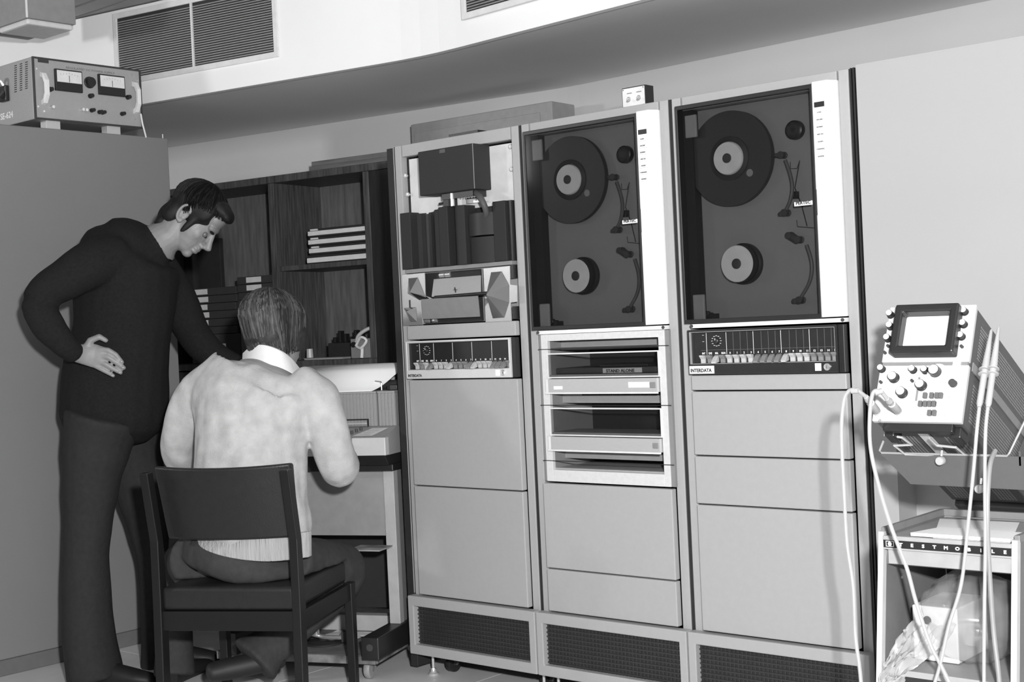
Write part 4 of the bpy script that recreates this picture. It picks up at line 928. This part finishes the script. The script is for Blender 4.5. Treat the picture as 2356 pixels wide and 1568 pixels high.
for k in range(6):
    f = k/5; z = .617+.208*f; y0 = .015-.045*f
    rows.append([(-.075-.012*f+(.395+.022*f)*i/10, y0-.040*(1-((i-5)/5)**2)+.03, z+.006*((i-5)/5)**2*f) for i in range(11)])
loft('backrest', leath, rows, .026, t)
sr = []
box('seat', leath, t, -.082, .325, .0, .42, .418, .486, .014, smooth=True, segs=4)
for x in (-.104, .318):
    MB().prism([(-.055, .818), (-.020, .818), (.022, .62), (.032, .44), (.02, .0005), (-.02, .0005), (-.012, .44), (-.012, .62)], 'X', x, x+.026).build('rear_leg', lw, t, .003)
    MB().prism([(.40, .418), (.44, .418), (.435, .0005), (.407, .0005)], 'X', x+.002, x+.028).build('front_leg', lw, t, .003)
    box('side_rail', lw, t, x+.003, x+.023, .03, .405, .365, .416, .002)
box('rear_rail', lw, t, -.09, .318, -.004, .018, .362, .4175, .002); box('front_rail', lw, t, -.09, .318, .405, .425, .365, .4175, .002)

for o in list(t.children):
    for v in o.data.vertices: v.co = (v.co.x*KC, v.co.y*KC, czk(v.co.z))
# ================================================================== people
def chain(b, pts, n=20, capf=.6):
    """pts: (centre, ra, rb, hint) ; hint is the direction of radius ra. A closed tapered tube with rounded ends."""
    P_ = [(Vector(p), ra, rb, Vector(h)) for p, ra, rb, h in pts]; m = len(P_); ks = []
    def rr(c, t, ra, rb, h):
        a = (h-t*h.dot(t)); a = a.normalized() if a.length > 1e-5 else t.orthogonal().normalized()
        ks.append(b.ring(c, a, t.cross(a), ra, rb, n))
    for i, (c, ra, rb, h) in enumerate(P_):
        t = (P_[min(i+1, m-1)][0]-P_[max(i-1, 0)][0]).normalized()
        if i == 0:
            for f in (.98, .75, .4): s = math.sqrt(1-f*f); rr(c-t*(min(ra, rb)*capf*f), t, ra*s+1e-4, rb*s+1e-4, h)
        rr(c, t, ra, rb, h)
        if i == m-1:
            for f in (.4, .75, .98): s = math.sqrt(1-f*f); rr(c+t*(min(ra, rb)*capf*f), t, ra*s+1e-4, rb*s+1e-4, h)
    for k0, k1 in zip(ks, ks[1:]): b.bridge(k0, k1, n)
    b.f += [tuple(range(ks[0]+n-1, ks[0]-1, -1)), tuple(range(ks[-1], ks[-1]+n))]; return b
def dense(pts, k=4):
    """smooth a chain with a spline through centres and radii"""
    c = spline([p[0] for p in pts], k); m = len(pts); out = []
    for i, p in enumerate(c):
        f = i/k; j = min(int(f), m-2); u = f-j; u = u*u*(3-2*u); A, B_ = pts[j], pts[j+1]
        out.append((p, A[1]*(1-u)+B_[1]*u, A[2]*(1-u)+B_[2]*u, Vector(A[3])*(1-u)+Vector(B_[3])*u))
    return out
def blob(name, b, m, parent, voxel=.008, smooth=6, fold=0, fscale=9, fstretch=(1, 1, .5), cut=None):
    me = bpy.data.meshes.new(name); me.from_pydata([tuple(p) for p in b.v], [], b.f)
    bm = bmesh.new(); bm.from_mesh(me); bmesh.ops.recalc_face_normals(bm, faces=bm.faces); bm.to_mesh(me); bm.free()
    o = bpy.data.objects.new(name, me); COL.objects.link(o)
    r = o.modifiers.new('r', 'REMESH'); r.mode = 'VOXEL'; r.voxel_size = voxel
    s = o.modifiers.new('s', 'SMOOTH'); s.iterations = smooth; s.factor = .5
    me2 = bpy.data.meshes.new_from_object(o.evaluated_get(bpy.context.evaluated_depsgraph_get()))
    bpy.data.objects.remove(o); me2.name = name; me2.materials.clear()
    if fold:
        nv = [v.normal.copy() for v in me2.vertices]
        for v, nn in zip(me2.vertices, nv):
            p = Vector((v.co.x*fstretch[0], v.co.y*fstretch[1], v.co.z*fstretch[2]))*fscale
            v.co += nn*(fold*(noise.noise(p)+.5*noise.noise(p*2.3)))
    for p in me2.polygons: p.use_smooth = True
    o = bpy.data.objects.new(name, me2); COL.objects.link(o); me2.materials.append(m); o.parent = parent; return o
def skinmat(name, v):
    return mat(name, v, .5, nscale=35, namt=.06, bump=.05, bscale=150)
skin = skinmat('skin', .25); nails = mat('nail', .33, .35)
knitd = mat('black_knit', .014, .9, nscale=120, namt=.2, bump=.35, bscale=420, spec=.2)
knitl = mat('pale_wool', .47, .95, nscale=22, namt=.14, bump=.35, bscale=330, spec=.2)
trou = mat('dark_twill', .026, .85, nscale=60, namt=.12, bump=.15, bscale=500, spec=.3)
trou2 = mat('grey_twill', .042, .85, nscale=60, namt=.12, bump=.15, bscale=500, spec=.3)
shoe = mat('black_shoe', .012, .6, nscale=40, namt=.1)
hairm = mat('dark_hair', .008, .65, nscale=60, namt=.5, spec=.4)
hairb = mat('brown_hair', .03, .65, nscale=60, namt=.5, spec=.4)

def strands(parent, c, f, sd, u, off, rad, tone, shades, n, tilt, reach, seed, hang=.012):
    """combed strands that run from the crown outwards over the scalp"""
    random.seed(seed); ax = (u*math.cos(tilt)+f*math.sin(tilt)).normalized(); fx = sd.cross(ax)*-1
    if fx.dot(f) < 0: fx = -fx
    sets = [MB() for _ in shades]
    for k in range(n):
        a = random.uniform(-PI, PI); a0 = a; t0 = random.uniform(.05, .9); t1 = reach(a)+random.uniform(-.16, .10); w = random.uniform(-.25, .25); lift = 1+random.uniform(-.02, .025); ps = []
        for i in range(9):
            t = i/8; th = t0*.6+(t1-t0*.6)*t; aa = a+w*t*t
            tc = min(th, 1.42); ex = th-tc; rad_ = math.sin(tc)-.10*ex-.05*ex*ex
            d = ax*(math.cos(tc)-.95*ex)+(fx*math.cos(aa)+sd*math.sin(aa))*rad_
            p = c+f*(d.dot(f)*rad[0]*lift+off[0])+sd*(d.dot(sd)*rad[1]*lift)+u*(d.dot(u)*rad[2]*lift+off[1])
            ps.append(p+Vector((0, 0, -hang*t**4)))
        sets[random.choice((0, 0, 1, 1, 2)) if len(shades) == 3 else 0].tube(ps, .002, 4, rs=[.0012+.0016*math.sin(PI*min(1, (j+1)/9)) for j in range(9)])
    for q, v in zip(sets, shades): tag(q.build('hair_strands', mat('%s_strand_%d' % (tone, int(v*1000)), v, .6, nscale=40, namt=.3, spec=.3 if tone == 'brown' else .12), parent, 0, True), kind='stuff')

# ------------------------------------------------------------------ standing man
SF = Frame((-.84, -.6, 0), yaw=YAW)                    # local x runs to the right as he faces, y away
def s(x, y, d=0): return SF.at(x, y, 'Y', d)
man = thing('person', 'standing person in a black pullover bending over with a hand on the hip', 'person', frame=SF)
Xh, Yh, Zh = (1, 0, 0), (0, 1, 0), (0, 0, 1)
def mid(xl, xr, y, d, ry, z=None):
    a, b_ = s(xl, y, d), s(xr, y, d); c = (a+b_)/2; return (c, (b_-a).length/2, ry, Xh)
torso = [mid(139, 384, 955, .07, .185), mid(142, 386, 900, .07, .18), mid(152, 388, 830, .07, .172), mid(170, 394, 760, .07, .17), mid(172, 404, 690, .07, .185), mid(168, 410, 630, .07, .20), mid(190, 402, 585, .07, .195), mid(235, 390, 555, .07, .14)]
nk0, nk1 = s(352, 545, .06), s(390, 530, .05)
f42 = math.radians(51); hf = Vector((math.cos(f42), -.06, -math.sin(f42))).normalized(); hs = Vector((0, -1, 0)); hs = (hs-hf*hs.dot(hf)).normalized(); hu = hs.cross(hf)*-1
if hu.z < 0: hu = -hu
HR = Matrix((hf, hs, hu)).transposed()                 # head axes: forward, side (towards us), up
ear = s(429, 497, -.02); HO_ = ear+hf*.002+hu*.012+Vector((0, .075, 0))
def H(f, sd, u): return HO_+hf*f+hs*sd+hu*u
def he(b, f, sd, u, rf, rs_, ru): return b.ell(H(f, sd, u), (rf, rs_, ru), HR)
# near arm: hand on hip
sh_n = s(232, 608, -.12); el = s(98, 690, -.20); wr_ = s(176, 812, -.235)
armN = [(s(262, 590, -.06), .075, .085, Zh), (s(215, 605, -.12), .082, .085, Zh), (s(150, 645, -.17), .072, .072, Zh), (s(92, 688, -.20), .056, .058, Zh), (s(108, 742, -.215), .058, .056, Zh), (s(145, 787, -.195), .046, .046, Zh), (s(172, 812, -.168), .037, .038, Zh)]
armF = [(s(350, 600, .2), .08, .09, Zh), (s(408, 690, .24), .075, .08, Zh), (s(452, 775, .26), .062, .065, Zh), (s(505, 825, .28), .055, .055, Zh), (s(560, 850, .27), .045, .042, Zh)]
wristF = s(575, 858, .27)
b = MB(); chain(b, dense(torso)); chain(b, dense(armN)); chain(b, dense(armF))
chain(b, dense([(s(355, 562, .06), .085, .10, Xh), (s(375, 548, .055), .062, .068, Xh), (s(388, 540, .05), .058, .062, Xh)]))
blob('pullover', b, knitd, man, .009, 5, .006, 7)
# legs in flared trousers
def leg(rows, d): return [(((s(a, y, d)+s(c, y, d))/2), (s(c, y, d)-s(a, y, d)).length/2, ry, Xh) for a, c, y, ry in rows]
near = leg([(150, 330, 960, .15), (147, 300, 1030, .125), (148, 275, 1110, .105), (149, 258, 1200, .092), (147, 249, 1280, .085), (144, 256, 1380, .092), (147, 266, 1470, .105), (156, 283, 1553, .118)], .0)
far = leg([(210, 380, 960, .12), (232, 372, 1050, .11), (268, 384, 1130, .10), (296, 386, 1210, .09), (318, 388, 1290, .08), (326, 390, 1380, .085), (328, 394, 1470, .095), (328, 398, 1535, .10)], .26)
b = MB(); chain(b, dense(near), capf=.1); chain(b, dense(far), capf=.1)
tr = blob('trousers', b, trou, man, .009, 4, .005, 8, (1, 1, .35))
def make_shoe(parent, heel, toe, m):
    h, t_ = Vector(heel), Vector(toe); d = (t_-h); L = d.length; d.normalize(); sd = Vector((0, 0, 1)).cross(d)
    b = MB(); rows = [(0, .036, .075), (.25, .037, .085), (.5, .043, .062), (.75, .046, .047), (.93, .036, .036), (1.0, .012, .020)]; ks = []
    for f, w, hh in rows:
        c = h+d*(L*f); ks.append(len(b.v))
        for i in range(16):
            a = 2*PI*i/16; b.v.append(c+sd*(w*math.cos(a))+Vector((0, 0, max(.001, hh*.5+hh*.55*math.sin(a)))))
    for k0, k1 in zip(ks, ks[1:]): b.bridge(k0, k1, 16)
    b.f += [tuple(range(ks[0]+15, ks[0]-1, -1)), tuple(range(ks[-1], ks[-1]+16))]
    o = b.build('shoe', m, parent, 0, True); sb = MB(); ks = []
    return o
make_shoe(man, (s(205, 1560, .0).x, .0, 0.001), (s(205, 1560, .0).x+.245, -.05, 0.001), shoe)
make_shoe(man, (s(345, 1520, .26).x, .26, 0.001), (s(345, 1520, .26).x+.26, .24, 0.001), shoe)
# body: head, neck, hands, and the body under the clothes as one continuous mesh
b = MB()
he(b, -.006, 0, .034, .090, .073, .078); he(b, .030, 0, -.030, .066, .060, .085); he(b, .036, 0, -.062, .058, .053, .058); he(b, .042, 0, -.088, .048, .044, .034)
he(b, .078, 0, -.104, .020, .022, .018); he(b, .082, 0, .020, .018, .048, .016); he(b, .068, 0, .050, .028, .052, .040)
for q in (-1, 1):
    he(b, .056, q*.036, -.030, .026, .018, .028); he(b, .100, q*.010, -.050, .012, .010, .009)
    he(b, -.008, q*.074, -.014, .017, .007, .028)
    rim = [H(-.010+.019*math.cos(a*PI/8)-.004*math.sin(a*PI/8), q*(.081+.004*(math.cos(a*PI/8) < 0)), -.010+.031*math.sin(a*PI/8)) for a in range(17)]
    b.tube(rim[1:15], .0055, 8); he(b, -.001, q*.080, -.038, .009, .007, .011)
chain(b, [(H(.094, 0, .004), .010, .010, hs), (H(.106, 0, -.020), .011, .011, hs), (H(.120, 0, -.043), .0125, .014, hs)], 14)
he(b, .094, 0, -.069, .014, .024, .007); he(b, .092, 0, -.082, .014, .022, .008)
chain(b, dense([(H(-.035, 0, -.02), .055, .060, hs), (s(398, 535, .05), .056, .058, hs), (s(378, 548, .05), .060, .064, hs), (s(345, 580, .06), .07, .10, Xh), (s(310, 640, .07), .13, .14, Xh)]))
chain(b, [(c, ra*.8, rb*.8, h) for c, ra, rb, h in torso]); chain(b, [(c, ra*.72, rb*.72, h) for c, ra, rb, h in armN]); chain(b, [(c, ra*.72, rb*.72, h) for c, ra, rb, h in armF])
chain(b, [(c, ra*.7, rb*.7, h) for c, ra, rb, h in near[:-1]]); chain(b, [(c, ra*.7, rb*.7, h) for c, ra, rb, h in far[:-1]])
# near hand
D = -.138
def hp(x, y, d=D): return s(x, y, d)
chain(b, [(hp(176, 812, -.163), .031, .022, Zh), (hp(196, 815, -.146), .036, .019, Zh), (hp(216, 818), .041, .015, Zh), (hp(229, 822), .040, .013, Zh), (hp(238, 827, D+.001), .037, .011, Zh)], 18)
fing = [[(229, 803), (249, 805), (266, 815), (281, 833)], [(229, 817), (249, 821), (266, 832), (285, 846)], [(226, 830), (243, 837), (258, 846), (278, 857)], [(219, 841), (232, 848), (245, 855), (261, 864)]]
for k, f in enumerate(fing):
    r0 = (.0098, .0102, .0098, .0086)[k]
    chain(b, [(hp(x, y, D-.002+.005*max(0, i-1)), r0*(1, 1, .93, .8)[i], r0*(1, 1, .93, .8)[i], Zh) for i, (x, y) in enumerate(f)], 12, .9)
chain(b, [(hp(200, 800, -.142), .016, .014, Zh), (hp(208, 783, -.142), .0125, .012, Zh), (hp(229, 774, -.14), .0115, .011, Zh), (hp(244, 783, -.136), .0085, .0085, Zh)], 12, .9)
# far hand leaning on the printer
hd = (wristF-s(540, 842, .27)).normalized()
chain(b, [(s(560, 850, .27), .028, .022, Zh), (wristF, .036, .018, Zh), (wristF+hd*.05, .040, .014, Zh)], 14)
for k in range(4): q = wristF+hd*.05+Vector((0, 0, .027-.018*k)); chain(b, [(q, .0095, .0095, Zh), (q+hd*.04, .009, .009, Zh), (q+hd*.07+Vector((0, .005, -.008)), .0075, .0075, Zh)], 10, .9)
chain(b, [(wristF+Vector((0, -.01, .02)), .013, .013, Zh), (wristF+hd*.04+Vector((0, -.02, .045)), .010, .010, Zh)], 10, .9)
blob('body', b, skin, man, .0036, 4)
for k, f in enumerate(fing):
    x, y = f[-1]; dr = (hp(*f[-1])-hp(*f[-2])).normalized(); MB().ell(hp(x, y, D)+dr*-.003+Vector((0, -.0045, 0)), (.006, .003, .0045), None, 10, 6).build('fingernail', nails, man, 0, True)
for q in (1, -1):
    e = MB(); e.ell(H(.082, q*.031, -.012), (.0105, .0105, .0105), HR); ey = e.build('eye', mat('eye_shaded', .14, .3), man, 0, True)  # eyeball toned dark: shade of the socket is put into its colour
    MB().ell(H(.0915, q*.031, -.015), (.004, .005, .005), HR).build('iris', black, ey, 0, True)
    MB().ell(H(.096, q*.034, .012), (.008, .020, .0045), HR).build('eyebrow', hairm, man, 0, True)
b = MB()
he(b, -.010, 0, .036, .093, .083, .083); he(b, -.060, 0, -.010, .040, .068, .060); he(b, -.066, 0, -.055, .034, .060, .052); he(b, -.056, 0, -.098, .026, .048, .038)
he(b, .035, 0, .084, .060, .066, .036); he(b, .072, 0, .088, .034, .055, .024); he(b, .092, .004, .082, .018, .044, .016)
for q in (1, -1): he(b, .014, q*.066, .045, .052, .016, .044); he(b, .026, q*.064, -.020, .014, .012, .050); he(b, -.044, q*.064, -.036, .028, .018, .046); he(b, -.03, q*.07, .03, .05, .016, .05)
hrm = blob('hair', b, hairm, man, .005, 18)
strands(hrm, HO_, hf, hs, hu, (-.010, .036), (.105, .091, .092), 'dark', (.005, .009, .017), 1000, -.25, lambda a: 1.55+1.2*max(0, -math.cos(a))-.28*max(0, math.cos(a))-.12*(abs(math.sin(a))**6), 5)
# collar of the pullover
b = MB(); ca = s(345, 535, .055); cb_ = s(402, 612, .04)
axis = (s(400, 525, .05)-s(355, 575, .06)).normalized(); cc = s(376, 560, .05)
for k in range(1): pass

# ------------------------------------------------------------------ seated man, seen from behind
def c_(x, y, d=.2): return CH.at(x, y, 'Y', d*KC)
def KR(L): return [(p, ra*KC, rb*KC, h) for p, ra, rb, h in L]
sit = thing('person', 'seated person in a pale wool pullover typing with their back turned', 'person', frame=CH)
def cm(xl, xr, y, d, ry):
    a, b_ = c_(xl, y, d), c_(xr, y, d); return ((a+b_)/2, (b_-a).length/2, ry*KC, Xh)
st_ = [cm(462, 704, 1240, .165, .125), cm(454, 712, 1215, .165, .135), cm(450, 700, 1150, .165, .14), cm(454, 700, 1060, .18, .135), cm(452, 706, 970, .20, .13), cm(446, 728, 912, .23, .125), cm(474, 742, 882, .245, .10), cm(512, 722, 862, .255, .08)]
aL = [(c_(505, 872, .25), .065, .075, Zh), (c_(462, 900, .26), .068, .07, Zh), (c_(430, 960, .27), .062, .065, Zh), (c_(413, 1020, .29), .056, .06, Zh), (c_(418, 1052, .33), .052, .052, Zh), (c_(455, 1050, .44), .044, .044, Zh), (c_(500, 1030, .535), .034, .034, Zh)]
aR = [(c_(690, 885, .25), .062, .07, Zh), (c_(728, 920, .25), .066, .07, Zh), (c_(752, 980, .25), .063, .065, Zh), (c_(768, 1040, .26), .060, .062, Zh), (c_(780, 1076, .29), .056, .056, Zh), (c_(788, 1060, .40), .045, .045, Zh), (c_(765, 1030, .535), .034, .034, Zh)]
aL, aR = KR(aL), KR(aR)
b = MB(); chain(b, dense(st_), 24, .12); chain(b, dense(aL)); chain(b, dense(aR))
pu = blob('pullover', b, knitl, sit, .008, 5, .011, 6.5, (1.5, 1.5, .55))
def sheet(name, m, top, bot, dfun, th, parent, n=28, rows=5, par=.0):
    """a curved cloth band between two pixel curves, seen from behind"""
    def samp(c, t):
        f = t*(len(c)-1); k = min(int(f), len(c)-2); u = f-k; return c[k][0]*(1-u)+c[k+1][0]*u, c[k][1]*(1-u)+c[k+1][1]*u
    tp = [(p.x, p.y) for p in spline([(x, y, 0) for x, y in top], 6)]; bt = [(p.x, p.y) for p in spline([(x, y, 0) for x, y in bot], 6)]
    R = []
    for r in range(rows):
        f = r/(rows-1); row = []
        for i in range(n):
            t = i/(n-1); a, b_ = samp(bt, t), samp(tp, t); row.append(tuple(c_(a[0]*(1-f)+b_[0]*f, a[1]*(1-f)+b_[1]*f, dfun(t, f))))
        R.append(row)
    return loft(name, m, R, th, parent, .003)
sheet('ribbed_hem', mat('wool_rib', .38, .95, nscale=9, namt=.12, stretch=(18, 18, .1), bump=.8, bscale=9, spec=.2), [(446, 1225), (520, 1232), (590, 1234), (650, 1230), (712, 1222)], [(447, 1242), (470, 1264), (525, 1282), (595, 1291), (655, 1289), (712, 1281)],
      lambda t, f: .026+.055*(2*t-1)**2, .02, sit)
# shirt collar
hc = c_(632, 757, .36)
sheet('shirt_collar', mat('shirt_white', .82, .8, nscale=60, namt=.02), [(558, 812), (578, 796), (606, 793), (640, 804), (668, 824), (694, 856)], [(556, 842), (572, 836), (606, 836), (645, 846), (682, 866), (702, 888)],
      lambda t, f: .222+.11*(2*t-1)**2+.022*f, .012, sit)
# trousers: left shin upright, right foot tucked back under the seat
lL = [(c_(480, 1290, .17), .115, .10, Xh), (c_(455, 1300, .30), .085, .085, Xh), (c_(430, 1290, .52), .072, .075, Xh), (c_(410, 1320, .60), .065, .068, Xh), (c_(403, 1400, .54), .056, .060, Xh), (c_(402, 1480, .50), .058, .062, Xh), (c_(402, 1552, .47), .066, .07, Xh)]
lR = [(c_(640, 1290, .17), .115, .10, Xh), (c_(700, 1300, .30), .088, .085, Xh), (c_(770, 1300, .48), .076, .075, Xh), (c_(796, 1318, .54), .066, .07, Xh), (c_(750, 1375, .46), .062, .062, Xh), (c_(680, 1435, .36), .058, .058, Xh), (c_(620, 1485, .29), .066, .064, Xh), (c_(586, 1518, .255), .086, .08, Xh)]
lL, lR = KR(lL), KR(lR)
b = MB(); chain(b, dense(lL), 20, .1); chain(b, dense(lR), 20, .1); chain(b, dense([cm(418, 700, 1312, .17, .13), cm(425, 706, 1285, .17, .14), cm(440, 708, 1255, .17, .13)]), 24, .2)
for k, p in enumerate(b.v):
    if p.y < .44*KC and .34 < p.z < czk(.487) and -.12*KC < p.x < .35*KC: p.z = czk(.487)
    p.z = max(p.z, .012)
blob('trousers', b, trou2, sit, .008, 4, .005, 9, (1, 1, .5))
ft = c_(588, 1512, .26)
sh1 = make_shoe(sit, (lL[-1][0].x, .46, .001), (lL[-1][0].x+.02, .73, .001), shoe)
b = MB(); f0 = ft+Vector((-.02, -.01, -.02)); fd = Vector((-.85, -.42, -.10)).normalized(); f0.z = max(f0.z, .05)
tip = f0+fd*.15; tip.z = max(.03, tip.z)
chain(b, dense([(f0-fd*.10, .034, .036, Zh), (f0-fd*.0, .036, .040, Zh), (f0+fd*.06, .036, .042, Zh), (f0+fd*.12, .030, .040, Zh)]))
for p in b.v: p.z = max(p.z, .002)
blob('shoe', b, shoe, sit, .006, 4)
# body under the clothes, head, hands at the keys
hfw = Vector((.22, .90, -.36)).normalized(); hsd = Vector((1, 0, 0)); hsd = (hsd-hfw*hsd.dot(hfw)).normalized(); hup = hsd.cross(hfw)
HR2 = Matrix((hfw, hsd, hup)).transposed()
def H2(f, sd, u): return hc+(hfw*f+hsd*sd+hup*u)*KC
def he2(b, f, sd, u, rf, rs_, ru): return b.ell(H2(f, sd, u), (rf*KC, rs_*KC, ru*KC), HR2)
b = MB(); he2(b, 0, 0, .02, .092, .072, .078); he2(b, .04, 0, -.05, .062, .058, .078); he2(b, .05, 0, -.095, .045, .044, .032); chain(b, [(H2(.10, 0, -.01), .010, .010, hsd), (H2(.122, 0, -.05), .013, .014, hsd)], 12)
he2(b, .10, 0, -.085, .012, .022, .014); he2(b, .085, 0, -.115, .018, .02, .016)
for q in (1, -1): he2(b, .01, q*.074, -.03, .018, .008, .028)
chain(b, dense(KR([(H2(-.02, 0, -.03), .052, .056, hsd), (c_(624, 825, .31), .055, .055, Xh), (c_(618, 868, .27), .062, .06, Xh), (c_(600, 910, .24), .11, .07, Xh)])))
for L_, f_ in ((st_[1:], .75), (aL, .7), (aR, .7), (lL[:-1], .5), (lR[:-1], .5)): chain(b, [(p, ra*f_, rb*f_, h) for p, ra, rb, h in L_])
for A_ in (aL, aR):
    w0 = A_[-1][0]; d0 = (w0-A_[-2][0]).normalized(); d0 = (d0+Vector((.05 if A_ is aL else -.05, 0, .0))).normalized()
    chain(b, [(w0, .027, .022, Xh), (w0+d0*.04, .038, .017, Xh), (w0+d0*.085, .040, .014, Xh)], 14)
    for k in range(4): q = w0+d0*.085+Vector((-.028+.0187*k, 0, 0)); chain(b, [(q, .009, .009, Xh), (q+d0*.035+Vector((0, 0, .004)), .0088, .0088, Xh), (q+d0*(.058-.006*abs(k-1.5))+Vector((0, 0, -.014)), .007, .007, Xh)], 10, .9)
    sg = 1 if A_ is aL else -1
    chain(b, [(w0+d0*.03+Vector((sg*.03, 0, -.004)), .011, .011, Xh), (w0+d0*.07+Vector((sg*.048, 0, -.012)), .009, .009, Xh), (w0+d0*.10+Vector((sg*.046, 0, -.02)), .0075, .0075, Xh)], 10, .9)
blob('body', b, skin, sit, .0045, 3)
b = MB(); he2(b, -.010, 0, .030, .102, .085, .086); he2(b, -.040, 0, -.020, .060, .076, .072); he2(b, -.045, 0, -.048, .050, .066, .042); he2(b, .06, 0, .045, .055, .070, .055)
for q in (1, -1): he2(b, .02, q*.066, -.018, .05, .022, .055)
hr = blob('hair', b, hairb, sit, .005, 4)
strands(hr, hc, hfw, hsd, hup, (-.017, .028), (.125, .101, .101), 'brown', (.022, .05, .095), 1100, -.30, lambda a: 2.62+.18*max(0, -math.cos(a))-1.1*max(0, math.cos(a)), 9, .006)
# magazine on the knee
mg = [o for o in COL.objects if o.name.startswith('magazine')][0]
kn = CH.w(lR[3][0])
mg.matrix_basis = Frame(kn+Vector((.03, .09, .072)), yaw=math.radians(20)).M
MB().box(-.06, .06, -.05, .05, 0, .004).build('pages', mat('old_paper', .34), mg); MB().box(-.062, .062, -.052, .052, .004, .0046).build('cover', mat('magazine_cover', .22, .5, nscale=12, namt=.8), mg)
